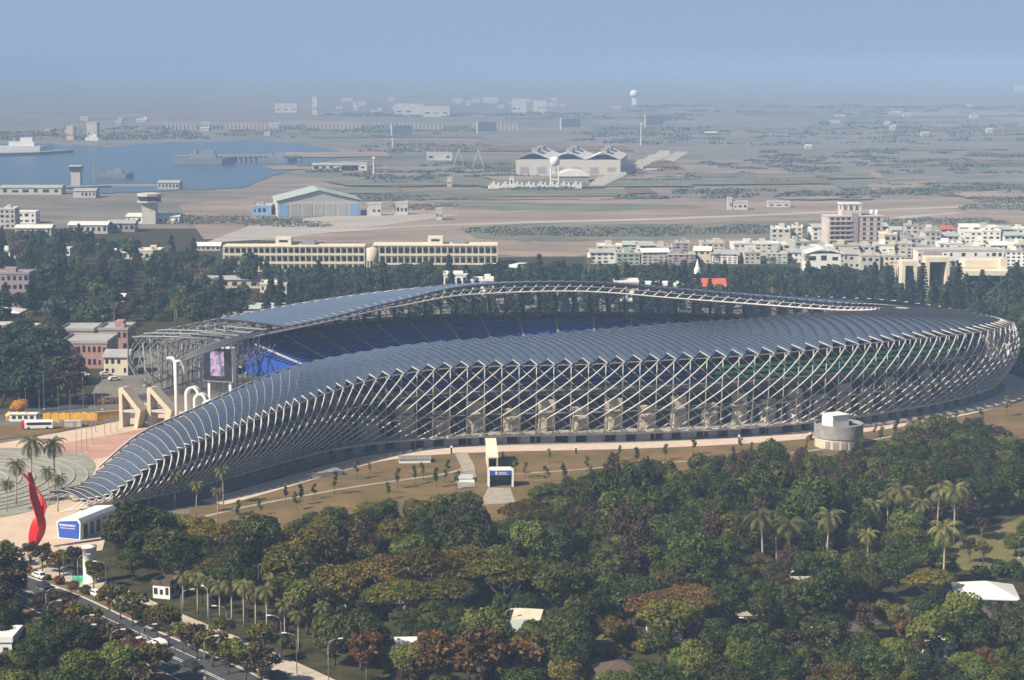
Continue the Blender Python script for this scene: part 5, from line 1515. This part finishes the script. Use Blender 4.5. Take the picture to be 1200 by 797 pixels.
for px, py, wpx, hpx in ((470, 160, 22, 10), (570, 157, 22, 11), (668, 152, 22, 10), (766, 149, 20, 11), (1180 - 335, 0, 0, 0)):
    if not wpx: continue
    q = at(px, py); m_ = mpp(q)
    t = thing("airfield_screen", "dark wide screen with a white edge post on the far plain", "screen", (q.x, q.y, 0), 0, "dark screens on the far plain"); auto(t, "dark wide screen with white edge post")
    mb = MB(); mb.box(m_ * 1, 0, 4, wpx * m_, 2, hpx * m_); mb.build("panel", M["dark_steel"], t)
    mb = MB(); mb.box(-wpx * m_ / 2 - m_ * .2, 0, 0, m_ * 1.1, 2.4, hpx * m_ + 5); mb.build("post", M["white"], t)
for px, py, h in ((460, 174, 10), (751, 170, 24), (438, 206, 20)):
    q = at(px, py); t = thing("mast", "thin white mast standing on the far plain", "mast", (q.x, q.y, 0), 0, "masts on the plain"); auto(t, "thin white mast on the plain")
    mb = MB(); mb.tube([(0, 0, 0), (0, 0, h * mpp(q))], .9, 6, .6); mb.build("pole", M["white"], t); mb = MB(); mb.box(0, 0, h * mpp(q), 3, 3, 2); mb.build("head", M["white"], t)
q = at(548, 198); t = thing("lattice_gantry", "white A shaped double gantry on the plain left of the factory", "gantry", (q.x, q.y, 0))
for x in (-10, 12):
    for s_ in (-1, 1):
        mb = MB(); mb.tube([(x + s_ * 7, 0, 0), (x, 0, 22)], .5, 6); mb.build("leg", M["concrete"], t)
mb = MB()
for i in range(90):
    p = at(196 + i * 4.6, 152 + math.sin(i * .3) * .5); mb.box(p.x, p.y, 0, 3.4, 3, 13)
tag(mb.build("post_fence", M["runway"]), "long row of pale posts across the far plain", "fence")
mb = MB()
for i in range(28):
    p = at(700 + i * 2.9, 219 - i * 1.35); mb.box(p.x, p.y, 0, 14, 6, 3.5 + (i * 13 % 4))
tag(mb.build("embankment_wall", M["concrete"]), "slanting pale wall along the far road right of the factory", "wall")

# far hamlets at the edge of the plain
hr = random.Random(404)
for i in range(46):
    px, py = (hr.uniform(380, 760), hr.uniform(118, 134)) if i < 22 else ((hr.uniform(0, 330), hr.uniform(136, 160)) if i < 34 else (hr.uniform(780, 1200), hr.uniform(120, 175)))
    w_ = hr.uniform(4, 13); q = at(px, py)
    house("far_house", hr.choice(("pale far house", "grey far house", "long pale far shed")), "house", px, px + w_, py, hr.uniform(2.2, 4.2) * mpp(q), 14, hr.choice(("far_white", "concrete", "beige")), hr.choice(("flat", "gable")), hr.choice(("far_white", "roof_grey")), 1, 3, 0, 0, "far houses on the plain", extras=False, autol=True, fh=.2)

# ---------------------------------------------------------------- things round the stadium
# red ribbon sculpture: a tall twisting blade on the plaza
q = at(38, 644); sc_ = thing("sculpture", "tall red twisted ribbon sculpture standing on the plaza by the avenue", "sculpture", (q.x, q.y, 0), .35)
m_ = mpp(q)
path = [(0, 0, 0), (0.35, 0, 6), (.55, 0, 12), (0.1, 0, 17)]
def ribbon_blade(sg, n=30):
    """One of two broad blades that cross, part and meet again, so daylight shows between them."""
    mb = MB(); vs = []
    for i in range(n + 1):
        t = i / n; z = t * 19.5
        cx = 2.6 * math.sin(t * 2.5) * (1 - .25 * t) - 5.6 * max(0, t - .55) ** 1.25 + sg * .95 * math.sin(t * 2.3 * PI)
        hw = .5 + .75 * math.sin(PI * min(1, .08 + t * .92)); tw = -0.35 + 1.3 * t * sg + .4 * math.sin(5 * t)
        c, s_ = math.cos(tw), math.sin(tw)
        for a, b in ((-hw, -.16), (hw, -.16), (hw, .16), (-hw, .16)): vs.append((cx + a * c - b * s_, a * s_ + b * c + sg * .5 * math.cos(t * 5), z))
    fs = [(3, 2, 1, 0)] + [(4 * i + k, 4 * i + (k + 1) % 4, 4 * i + 4 + (k + 1) % 4, 4 * i + 4 + k) for i in range(n) for k in range(4)] + [(4 * n, 4 * n + 1, 4 * n + 2, 4 * n + 3)]
    return mb.add(vs, fs)
ribbon_blade(-1).build("blade", M["red"], sc_); ribbon_blade(1).build("blade", M["red"], sc_)
mb = MB(); mb.box(0, 0, 0, 3, 2.4, .35); mb.build("base", M["concrete"], sc_)

# pavilion with a blue sign front
a = at(66, 632); b = at(95, 632); c = (a + b) / 2
pv = thing("sign_pavilion", "low white pavilion with a big blue sign front at the stadium's tail", "pavilion", (c.x, c.y, 0), math.radians(-20))
W = (b - a).length
prof = [(-W / 2, 0), (-W / 2 - .3, 4.3), (-W / 2 + .5, 4.9), (W / 2 - .2, 5.5), (W / 2 + .5, 4.6), (W / 2 + .2, 0)]
mb = MB(); mb.extrude([(-u, z) for u, z in prof], 0, 17, (0, 1)); sh_ = mb.build("shell", M["white"], pv)
mb = MB(); mb.extrude([(-u * .88, .35 + z * .84) for u, z in prof], -.12, -.02, (0, 1)); fc = mb.build("sign_face", M["blue"], pv)
mb = MB(); r_ = random.Random(2)
x = -W * .36
while x < W * .36:      # two lines of white lettering, too small in the photograph to read
    w_ = r_.uniform(.16, .34); mb.box(x, -.16, 3.45, w_, .05, .42); mb.box(x + .06, -.16, 3.25 + r_.uniform(0, .1), w_ * .7, .05, .12); x += w_ + .16
x = -W * .36
while x < W * .34:
    w_ = r_.uniform(.1, .22); mb.box(x, -.16, 2.75, w_, .05, .22); x += w_ + .1
mb.build("lettering", M["white"], fc)
for k in range(5):
    mb = MB(); mb.box(W / 2 + .42, 2.4 + k * 3, .5, .12, 1.7, 3.2); mb.build("side_window", M["dark_glass"], pv)
# white round advertising column
q = at(106, 683); t = thing("advert_column", "tall white round column with faint grey print beside the avenue", "column", (q.x, q.y, 0))
mb = MB(); mb.lathe([(1.75, .0), (1.75, .6), (1.6, .61), (1.6, 8.4), (1.72, 8.41), (1.72, 8.8), (.2, 9)], 0, 0, 24); mb.build("drum", M["white"], t, True)
for z, w_, k in ((6.2, .9, .3), (5.6, 1.3, .5), (2.6, .9, .2), (3.0, .5, .4)):
    mb = MB(); n = 8; vs = []
    for i in range(n + 1):
        an = -1.35 + k + w_ * i / n * .6
        for r_, zz in ((1.605, z), (1.63, z), (1.63, z + .22), (1.605, z + .22)): vs.append((r_ * math.cos(an), r_ * math.sin(an), zz))
    mb.add(vs, [(4 * i + j, 4 * i + (j + 1) % 4, 4 * i + 4 + (j + 1) % 4, 4 * i + 4 + j) for i in range(n) for j in range(4)]); mb.build("print", M["grey_steel"], t)
mb = MB(); mb.box(-2.6, .2, 0, 3, 1.6, 1.4); tag(mb.build("green_box", M["seats_green"]), "green hoarding at the foot of the white column", "hoarding"); bpy.data.objects["green_box"].location = (q.x, q.y, 0)

# entrance pavilion on the lawn: white frame, dark opening, blue sign, pale canopy over the stair behind
a = at(573, 571); b = at(601, 571); c = (a + b) / 2; W = (b - a).length
en = thing("entrance_pavilion", "white framed entrance pavilion with dark opening under a blue sign on the lawn", "entrance", (c.x, c.y, 0), math.radians(3))
for s_ in (-1, 1):
    mb = MB(); mb.extrude([(0, 0), (4.5, 0), (4.5, 4.6), (.0, 5.2)], s_ * W / 2 - .25, s_ * W / 2 + .25, (1, 0)); mb.build("side_wall", M["white"], en)
mb = MB(); mb.box(0, 2.3, 4.75, W - .52, 4.2, .3); mb.build("roof", M["white"], en)
mb = MB(); mb.box(0, 3.9, 0, W - .52, .3, 4.7); mb.build("dark_opening", M["dark_glass"], en)
mb = MB(); mb.box(0, .3, 3.4, W - .52, .2, 1.35); sg = mb.build("sign_band", M["blue"], en)
mb = MB(); mb.box(-1.3, .17, 3.62, .55, .05, .75); mb.box(-1.3, .17, 4.4, .3, .05, .16)
for k in range(6): mb.box(-.45 + k * .38, .17, 3.98, .26, .05, .34)
mb.box(.65, .17, 3.62, 2.7, .05, .14); mb.build("sign_mark", M["white"], sg)
a = at(571, 551); b = at(584, 551); W2 = (b - a).length; c = (a + b) / 2
cn = thing("stair_canopy", "long pale flat canopy over stair behind the white framed entrance", "canopy", (c.x, c.y, 0), math.radians(3))
mb = MB(); mb.extrude([(0, 3.6), (16, 6.2), (16, 6.6), (0, 4.0)], -W2 / 2, W2 / 2, (1, 0)); mb.build("roof_slab", M["cream"], cn)
for s_ in (-1, 1):
    mb = MB(); mb.extrude([(0, 0), (16, 0), (16, 6.19), (0, 3.59)], s_ * (W2 / 2 - .3) - .15, s_ * (W2 / 2 - .3) + .15, (1, 0)); mb.build("side_wall", M["cream"], cn)
for k in range(3):
    mb = MB(); mb.box(-1.2 + k * 1.2, 16.3, 0, .3, .3, 6.0); mb.build("post", M["beige"], cn)
q = at(545, 563); bx = MB(); bx.box(0, 0, 0, 4.2, 5, 1.0); bx.box(0, 0, 1.003, 4.6, 5.4, .2)
t = thing("stair_block", "low grey concrete stair landing left of the entrance pavilion", "landing", (q.x, q.y, 0)); bx.build("block", M["concrete"], t); mb = MB(); mb.box(0, -2.9, 0, 5.6, .4, .8); mb.build("kerb_wall", M["white"], t)
# round building
q = at(987, 528); R_ = 29 * mpp(q); q = Vector((q.x, q.y + R_, 0))
cb = thing("round_building", "round grey concrete building with a square white hut on its roof", "building", q)
mb = MB(); mb.lathe([(R_ * .96, 0), (R_ * .96, 3.2)], 0, 0, 40); mb.build("lower_wall", M["beige"], cb, False)
mb = MB(); mb.lathe([(R_ * .94, 3.2), (R_, 3.21), (R_, 7.4), (R_ * .95, 7.4), (R_ * .95, 6.6)], 0, 0, 48); mb.build("upper_wall", M["concrete_dark"], cb, False)
mb = MB(); mb.box(-.15 * R_, -.1 * R_, 6.62, 6.4, 5.4, 3.6, .5); hut = mb.build("roof_hut", M["white"], cb)
mb = MB(); mb.box(-.15 * R_, -.1 * R_, 10.23, 6.8, 5.8, .2, .5); mb.build("hut_roof", M["white"], hut)
mb = MB(); mb.box(.45 * R_, .2 * R_, 6.62, 2.0, 2.0, .8); mb.build("roof_unit", M["roof_brown"], cb)
for k in range(5):
    a = -2.2 + k * .35; mb = MB(); mb.box(R_ * .965 * math.cos(a), R_ * .965 * math.sin(a), 0, .25, 1.5, 2.5, a); mb.build("door", M["concrete_dark"], cb)
# flat ventilation houses on the lawn
for px, py, lab in ((380, 557, "flat grey roof vent box on the lawn, left of the pair"), (486, 541, "flat grey roof vent box on the lawn, right of the pair")):
    q = at(px, py); t = thing("vent_house", lab, "vent", (q.x, q.y, 0), .1 if px > 400 else .5)
    mb = MB(); mb.box(0, 0, 0, 9.4, 5, 1.1); mb.build("wall", M["white"], t)
    mb = MB(); mb.box(0, 0, 1.103, 9.8, 5.4, .3); rf = mb.build("roof", M["concrete_dark"], t)
    for k in range(5): mb = MB(); mb.box(-3.6 + k * 1.8, 0, 1.405, 1.3, 4, .12); mb.build("grille", M["grey_steel"], rf)
# concrete stair frames and hoops at the open end
def zee(px, py, label, w=5.0, dx=1.0):
    q = at(px, py); t = thing("ramp_stair", label, "stair", (q.x, q.y, 0), math.radians(-22), "concrete stair frames by the stadium's open end"); t["label"] = label
    mb = MB(); prof = [(-2.2, 13.2), (-.6, 13.4), (6.8 * dx, 6.2), (5.2 * dx, 0), (3.6 * dx, 0), (4.6 * dx, 6.0), (-.9, 11.6), (-.9, 0), (-2.2, 0)]
    mb.extrude([(-u, z) for u, z in prof], -w / 2, w / 2, (0, 1)); mb.build("frame", M["beige"], t)
    mb = MB(); mb.extrude([(.9, 5.2), (-4.3 * dx, 5.2), (-4.3 * dx, 5.9), (.9, 5.9)], -w / 2 + .2, w / 2 - .2, (0, 1)); mb.build("landing", M["concrete"], t)
    for k in range(5): mb = MB(); mb.box(-.3 + k * .5, -w / 2 + .05, 11.2 - k * .5 - .3, .08, .08, 1.3); mb.build("baluster", M["grey_steel"], t)
    return t
zee(151, 500, "left one of two tall beige concrete stair frames by the mast", 4.4, .9); zee(184, 500, "right one of two tall beige concrete stair frames by the mast", 4.4, 1.05)
q = at(168, 497); t = thing("stair_landing", "grey landing and dark booth between the two beige stair frames", "landing", (q.x, q.y + 5, 0)); mb = MB(); mb.box(0, 0, 5.2, 9, 4, .8); mb.build("slab", M["concrete"], t); mb = MB(); mb.box(1, 0, 0, 3.4, 3, 4.6); mb.build("booth", M["dark_glass"], t)
for k, (px, py, h, w_) in enumerate(((227, 487, 10.2, 5.6), (236, 489, 8.4, 5.0), (245, 491, 6.6, 4.6), (258, 487, 5.2, 4.2))):
    q = at(px, py); t = thing("concrete_hoop", ("tallest white concrete hoop", "second tallest white concrete hoop", "third white concrete hoop", "lowest pale concrete hoop")[k] + " beside the screen's posts", "arch", (q.x, q.y, 0), -.35, "row of white hoops")
    mb = MB(); out = [(-w_ / 2, 0)] + [(-w_ / 2 * math.cos(PI * i / 12), h - w_ / 2 + w_ / 2 * math.sin(PI * i / 12)) for i in range(13)] + [(w_ / 2, 0)]
    n = len(out); inn = [(x * .72, max(0, z - .55) if 0 < i < n - 1 else 0) for i, (x, z) in enumerate(out)]
    vs = [(x, y, z) for y in (-1.1, 1.1) for x, z in out + inn]
    fs = []
    for i in range(n - 1):
        fs += [(i, i + 1, n + i + 1, n + i), (2 * n + i, 3 * n + i, 3 * n + i + 1, 2 * n + i + 1), (i, 2 * n + i, 2 * n + i + 1, i + 1), (n + i, n + i + 1, 3 * n + i + 1, 3 * n + i)]
    mb.add(vs, fs); mb.build("arch", M["white"], t); mb = MB(); mb.box(0, 0, 0, w_ + .8, 3, .4); mb.build("footing", M["concrete"], t)

# yellow boards, bus, cars at the plaza's far edge
a, b = at(52, 494), at(112, 493)
mb = MB()
for i in range(22): mb.box(a.x + (b.x - a.x) * i / 21, a.y + (b.y - a.y) * i / 21, 0, 0.9 if i % 2 else .84, .25, 2.6 + .15 * (i % 3))
t = thing("site_hoarding", "yellow boarded hoarding along the plaza's far edge", "hoarding", (0, 0, 0)); mb.build("boards", M["yellow"], t)
mb = MB(); mb.box((a.x + b.x) / 2, a.y + .4, .2, (b - a).length, .15, .2); mb.build("rail", M["grey_steel"], t)
a, b = at(112, 491), at(147, 488); t = thing("barrier_wall", "plain yellow low wall right of the boarded yellow hoarding", "wall", ((a.x + b.x) / 2, (a.y + b.y) / 2, 0), math.atan2(b.y - a.y, b.x - a.x)); mb = MB(); mb.box(0, 0, 0, (b - a).length, .5, 2.2); mb.build("face", M["yellow"], t); mb = MB(); mb.box(0, 0, 2.203, (b - a).length + .2, .8, .2); mb.build("coping", M["yellow"], t)
a, b = at(100, 474), at(147, 472); t = thing("hedge_bank", "long rust red low hedge behind the yellow walls", "hedge", ((a.x + b.x) / 2, (a.y + b.y) / 2, 0)); 
V = leaves(np.random.default_rng(8), [(x, 0, .8, 2, 1.4, 1.4) for x in np.linspace(-(b - a).length / 2, (b - a).length / 2, 18)], 1500, .35); o = bpy.data.objects.new("foliage", quad_mesh("foliage", V, M["rust_shrub"])); col.objects.link(o); o.parent = t
tree("broad", "lf_orange", at(23, 489), .62, group="orange blossom")
q = at(22, 492); t = thing("festival_stall", "yellow canvas stall in front of the orange blossoming tree", "stall", (q.x, q.y - 1, 0))
for k in range(3):
    mb = MB(); mb.lathe([(1.5, 1.6), (1.3, 2.2), (.15, 3.1)], -2.8 + 2.8 * k, 0, 8); mb.build("canopy", M["yellow"], t)
    for x in (-.9, .9): mb = MB(); mb.box(-2.8 + 2.8 * k + x, -.8, 0, .12, .12, 1.7); mb.build("post", M["white"], t)
    mb = MB(); mb.box(-2.8 + 2.8 * k, .1, 0, 2.2, 1.6, 1.0); mb.build("counter", M["orange"], t)
q = at(42, 493); t = thing("white_kiosk", "low white kiosk with dark windows beside the orange blossoming tree", "kiosk", (q.x - 4, q.y, 0)); mb = MB(); mb.box(0, 0, 0, 9, 3, 2.4); mb.build("wall", M["white"], t); mb = MB(); mb.box(0, 0, 2.403, 9.6, 3.6, .25); mb.build("roof", M["white"], t)
for k in range(4): mb = MB(); mb.box(-3 + 2 * k, -1.53, .9, 1.2, .1, 1.0); mb.build("window", M["dark_glass"], t)
q = at(45, 503); t = thing("tour_bus", "silver bus with dark windows and red nose parked by the plaza", "bus", (q.x, q.y, 0), .12)
mb = MB(); mb.extrude([(-1.2, .5), (1.2, .5), (1.2, 2.6), (1.0, 3.1), (-1.0, 3.1), (-1.2, 2.6)], -4.3, 4.8, (1, 0)); mb.build("body", M["car_white"], t)
mb = MB(); mb.extrude([(-1.15, .5), (1.15, .5), (1.15, 2.5), (.9, 2.9), (-.9, 2.9), (-1.15, 2.5)], -5.4, -4.31, (1, 0)); mb.build("nose", M["car_red"], t)
for s_ in (-1, 1):
    mb = MB(); mb.box(.4, s_ * 1.21, 1.6, 8, .06, .9); mb.build("side_window", M["dark_glass"], t)
    for x in (-3, 3): mb = MB(); mb.tube([(x, s_ * 1.0, .5), (x, s_ * 1.25, .5)], .5, 12); mb.build("wheel", M["rubber"], t)
mb = MB(); mb.box(0, 0, 0, 5.6, 2.6, 1.9); mb.box(0, 0, 1.903, 5.8, 2.8, .2)
q = at(86, 500); t = thing("grey_container", "grey flat site container right of the silver bus", "container", (q.x, q.y, 0), .1); mb.build("box", M["concrete"], t); mb = MB(); mb.box(.5, -1.33, .1, 1, .06, 1.7); mb.build("door", M["mauve"], t)

def make_car(body_m, label):
    t = thing("parked_car", label, "car", (0, 0, 0), 0, "cars round the plaza and avenue")
    mb = MB(); out = [(-2.2, .35), (2.2, .35), (2.25, .75), (1.5, .92), (.75, 1.42), (-1.2, 1.45), (-2.1, .98), (-2.25, .7)]
    mb.extrude([(-u, z) for u, z in [(0, 0)]], 0, 0, (1, 0)) if False else None
    n = len(out); vs = [(x, y * (1 if z < 1 else .86), z) for y in (-.88, .88) for x, z in out]
    mb.add(vs, [tuple(range(n)), tuple(reversed(range(n, 2 * n)))] + [(i, n + i, n + (i + 1) % n, (i + 1) % n) for i in range(n)]); mb.build("body", M[body_m], t)
    for s_ in (-1, 1):
        mb = MB(); mb.add([(-1.15, s_ * .80, 1.36), (.62, s_ * .80, 1.34), (1.2, s_ * .89, .98), (-1.8, s_ * .89, 1.0)], [(0, 1, 2, 3)]); mb.build("side_window", M["dark_glass"], t)
        for x in (-1.4, 1.4): mb = MB(); mb.tube([(x, s_ * .72, .34), (x, s_ * .93, .34)], .34, 12); mb.build("wheel", M["rubber"], t)
    mb = MB(); mb.add([(1.52, -.7, .95), (1.52, .7, .95), (.82, .68, 1.40), (.82, -.68, 1.40)], [(0, 1, 2, 3)]); mb.build("windscreen", M["dark_glass"], t)
    return t
cars = {m2: make_car(m2, "x") for m2 in ("car_white", "car_dark", "car_red")}
seen_c = set()
for i, (px, py, m2, rz) in enumerate([(47, 678, "car_white", -.8), (113, 699, "car_white", -.85), (132, 690, "car_dark", -.85), (52, 690, "car_dark", -.85), (20, 682, "car_white", -.85), (96, 724, "car_white", -.85), (225, 783, "car_dark", -.85), (98, 441, "car_white", .2), (124, 440, "car_white", .3), (110, 446, "car_dark", .1), (134, 446, "car_white", .5), (88, 447, "car_red", .2), (100, 470, "car_white", .1), (960, 742, "car_white", .4), (326, 796, "car_dark", -.85), (142, 741, "car_dark", -.85), (166, 756, "car_white", -.85), (70, 703, "car_red", -.85), (186, 757, "car_white", 2.3), (205, 742, "car_white", -.85), (222, 750, "car_dark", -.85), (236, 757, "car_white", -.85), (300, 786, "car_white", -.85)]):
    q = at(px, py)
    nm = {"car_white": "white", "car_dark": "dark", "car_red": "red"}[m2]
    if m2 in seen_c: o = dup(cars[m2], (q.x, q.y, .13), rz)
    else: o = cars[m2]; seen_c.add(m2); o.location = (q.x, q.y, .13); o.rotation_euler = (0, 0, rz)
    auto(o, f"{nm} car " + ("on the carriageway" if px in (52, 20, 96, 225, 142, 166, 70, 186) else "parked on paving"))

# street lamps: pole, curved arm, head
def make_lamp(h, arm, label, group):
    t = thing("street_lamp", label, "street lamp", (0, 0, 0), 0, group)
    mb = MB(); mb.tube([(0, 0, 0), (0, 0, h * .86), (.15 * arm, 0, h * .95), (.5 * arm, 0, h), (arm, 0, h + .15)], .10, 6, .06); mb.build("pole", M["grey_steel"], t, True)
    mb = MB(); mb.box(arm + .35, 0, h + .08, .95, .34, .16); mb.build("lamp_head", M["white"], t)
    mb = MB(); mb.box(0, 0, 0, .5, .5, .45); mb.build("base", M["concrete"], t)
    return t
L0 = make_lamp(8.6, 2.1, "x", "street lamps along the avenue"); L1 = make_lamp(5.5, 1.2, "x", "lamps in the park")
for i, (px, py, rz) in enumerate([(55, 736, .1), (57, 752, .2), (95, 770, .1), (97, 782, .1), (131, 788, .1), (168, 782, .2), (240, 796, .1), (330, 770, PI), (245, 736, 2.2), (75, 684, PI), (125, 702, PI), (266, 758, PI), (348, 792, PI), (92, 694, .2), (385, 800, .2), (213, 738, .2)]):
    q = at(px, py); o = L0 if i == 0 else dup(L0, (q.x, q.y, 0), rz); o.location = (q.x, q.y, 0); o.rotation_euler = (0, 0, rz)
    auto(o, "tall grey street lamp with curved arm")
for i, (px, py, rz) in enumerate([(877, 755, 3.0), (1042, 738, 3.0), (592, 745, .3), (303, 688, .2), (398, 705, .2), (1194, 655, 0), (925, 700, 1), (972, 680, 1)]):
    q = at(px, py); o = L1 if i == 0 else dup(L1, (q.x, q.y, 0), rz); o.location = (q.x, q.y, 0); o.rotation_euler = (0, 0, rz)
    auto(o, "short park lamp")
# flagpoles on the plaza
fp = thing("flagpole", "x", "flagpole", (0, 0, 0), 0, "flagpoles on the plaza"); mb = MB(); mb.tube([(0, 0, 0), (0, 0, 12)], .11, 6, .06); mb.build("pole", M["grey_steel"], fp); mb = MB(); mb.box(0, 0, 0, .8, .8, .3); mb.build("base", M["concrete"], fp); mb = MB(); mb.lathe([(.02, 12), (.13, 12.1), (.02, 12.25)], 0, 0, 8); mb.build("finial", M["white"], fp)
for i, (px, py) in enumerate([(90, 537), (96, 533), (102, 530), (108, 520), (112, 506), (83, 500), (69, 495), (47, 500), (31, 497), (123, 512), (130, 508), (137, 506), (52, 480), (33, 475), (98, 484), (120, 480)]):
    q = at(px, py); o = fp if i == 0 else dup(fp, (q.x, q.y, 0)); o.location = (q.x, q.y, 0); auto(o, "thin grey pole standing")
# lamp posts on the promenade
for i, (px, py) in enumerate([(529, 532), (949, 516), (866, 519), (1092, 505), (675, 532)]):
    q = at(px, py); t = thing("info_post", "slim dark info post with pale top", "post", (q.x, q.y, 0), 0, "info posts by the promenade"); mb = MB(); mb.box(0, 0, 0, .5, .3, 1.9); mb.build("panel", M["recess"], t); mb = MB(); mb.box(0, 0, 1.903, .6, .36, .7); mb.build("cap", M["white"], t); auto(t, "slim dark info post with pale top")

# gatehouse and the houses in the park
house("gatehouse", "white flat roofed gatehouse with brown roof edge beside the avenue", "gatehouse", 182, 204, 702, 3.2, 5, "white", "flat", "roof_brown", 1, 3, 2, -.3, None, extras=False)
house("white_bungalow", "big white hipped bungalow at the right edge of the park", "house", 1128, 1195, 716, 2.9, 12, "white", "hip", "roof_white", 1, 5, 2, -.12, None, rise=2.3)
for px, py, k_, s_ in ((1126, 724, "broad", .5), (1146, 727, "shrub", 1.5), (1163, 728, "broad", .42), (1184, 729, "shrub", 1.6), (1200, 728, "broad", .5)):
    tree(k_, "lf_dark", at(px, py), s_, group="trees of the park below the stadium")
house("tiled_house", "dark brown tiled hipped house among trees at lower right", "house", 978, 1032, 773, 3.2, 9, "beige", "hip", "roof_brown", 1, 4, 2, .1, None, rise=3.0)
house("tiled_house", "grey brown tiled house with white chimney at the right edge", "house", 1130, 1188, 752, 3.2, 10, "brick", "hip", "roof_brown", 1, 4, 2, -.25, None, rise=2.6)
house("tiled_house", "weathered tan roofed house at the bottom edge, right of centre", "house", 702, 752, 812, 3.2, 8, "beige", "hip", "roof_brown", 1, 4, 2, .15, None, rise=2.2)
house("garden_house", "long white house half hidden behind flat topped trees, bottom right", "house", 1078, 1118, 776, 3.2, 7, "white", "flat", "white", 1, 4, 2, 0, None, extras=False)
house("garden_house", "white house with dark tiled hip roof behind flat topped rust trees", "house", 760, 800, 750, 3.4, 8, "white", "hip", "roof_brown", 1, 4, 2, 0, None, rise=2.0)
house("garden_house", "white gabled house under the big olive flat topped trees", "house", 445, 488, 707, 4.2, 8, "cream", "gable", "roof_red", 1, 5, 2, .1, None, rise=2.0)
house("garden_house", "cream house with pale roof at left of flat topped trees", "house", 362, 408, 716, 3.2, 8, "cream", "gable", "roof_white", 1, 4, 2, -.1, None, rise=1.5)
house("garden_house", "pale green roofed house near the bottom, right of round shrub", "house", 588, 624, 756, 2.8, 7, "white", "gable", "roof_green", 1, 4, 2, .2, None, rise=1.4)
house("garden_house", "tan roofed shed behind the pale green roofed house", "house", 606, 634, 744, 3.2, 6, "beige", "gable", "beige", 1, 3, 2, -.2, None, rise=1.4)
house("garden_house", "white walled house with two bays behind brown trees at right", "house", 852, 895, 722, 3.4, 7, "cream", "gable", "roof_white", 1, 4, 2, .1, None, rise=1.6)
house("garden_house", "low pale roofed house beside the lane at lower right", "house", 932, 972, 706, 3.0, 7, "concrete", "flat", "concrete", 1, 4, 2, 0, None, extras=False)
house("garden_house", "tiny white roofed house at lower left of the round shrub", "house", 465, 505, 773, 2.6, 6, "white", "gable", "roof_white", 1, 3, 2, .1, None, rise=1.0)
house("garden_house", "bright white walled house at the left edge, lower corner", "house", -30, 15, 790, 6.5, 8, "white", "flat", "white", 2, 3, 2, 0, None, extras=False)
house("garden_house", "tan gabled house between dark trees left of centre", "house", 333, 366, 676, 3.4, 7, "cream", "gable", "roof_brown", 1, 3, 2, .1, None, rise=1.8)

# ---------------------------------------------------------------- labels that single out each tree, house and lamp
MARKS = [(38, 600, "the red sculpture"), (85, 612, "the blue sign pavilion"), (106, 660, "the white column"), (585, 560, "the entrance pavilion"), (987, 510, "the round building"), (1160, 700, "the white bungalow"),
         (195, 690, "the gatehouse"), (1005, 755, "the tiled house"), (465, 695, "the olive flat trees"), (600, 745, "the pale green roof"), (780, 740, "the rust flat tree"), (1180, 635, "the grass clearing"),
         (380, 552, "the left vent box"), (486, 538, "the right vent box"), (910, 640, "the coconut palms"), (1060, 600, "the far palms"), (495, 750, "the round shrub"), (730, 790, "the bottom tan roof"), (290, 715, "the upright palms"),
         (150, 630, "the dark tree clump"), (250, 600, "the stadium's tail"), (95, 420, "the brick halls"), (260, 430, "the video screen"), (160, 475, "the stair frames"), (345, 295, "the longest school"), (520, 295, "the right school"),
         (437, 310, "the water tank"), (1000, 265, "the apartment block"), (1118, 320, "the civic building"), (833, 335, "the church spire"), (535, 325, "the white box block"), (760, 335, "the white roofed blocks"), (1187, 415, "the stadium's right end"),
         (175, 300, "the stacked villa"), (16, 340, "the mauve block"), (290, 360, "the green roofed shed"), (80, 490, "the yellow hoarding"), (22, 478, "the orange tree"), (640, 560, "the lawn path"), (990, 660, "the twin palm gap"), (1090, 760, "the hidden house"),
         (870, 712, "the two bay house"), (355, 670, "the tan gabled house"), (590, 640, "the bright green tree"), (565, 790, "the big rust tree"), (700, 640, "the dark mid wood"), (800, 640, "the dark tree pair"), (90, 760, "the lower left lamps"), (640, 690, "the tree tunnel"), (60, 520, "the plaza palms")]
MARKS = [q for q in MARKS if q[2] not in ("the twin palm gap", "the dark mid wood", "the tree tunnel")]
def where(px, py):
    best = min(MARKS, key=lambda q: ((q[0] - px) ** 2 + 2.2 * (q[1] - py) ** 2))
    dx, dy = px - best[0], py - best[1]
    if abs(dx) > 1.3 * abs(dy): w_ = "right of" if dx > 0 else "left of"
    else: w_ = "in front of" if dy > 0 else "behind"
    return w_ + " " + best[2]
ORD = ["", "second ", "third ", "fourth ", "fifth ", "sixth ", "seventh ", "eighth ", "ninth ", "tenth "]
groups_ = {}
for o, base, px, py in _auto:
    px, py = to_px(o.location)
    groups_.setdefault(base + " " + where(px, py), []).append((px, py, o))
for lab, items in groups_.items():
    items.sort(key=lambda q: (q[0], q[1]))
    if len(items) == 1: items[0][2]["label"] = lab
    else:
        n = len(items)
        for i, (px, py, o) in enumerate(items):
            pre = "leftmost " if i == 0 else ("rightmost " if i == n - 1 else (ORD[i] + "from left, " if i < 10 else f"{i + 1}th from left, "))
            o["label"] = pre + lab
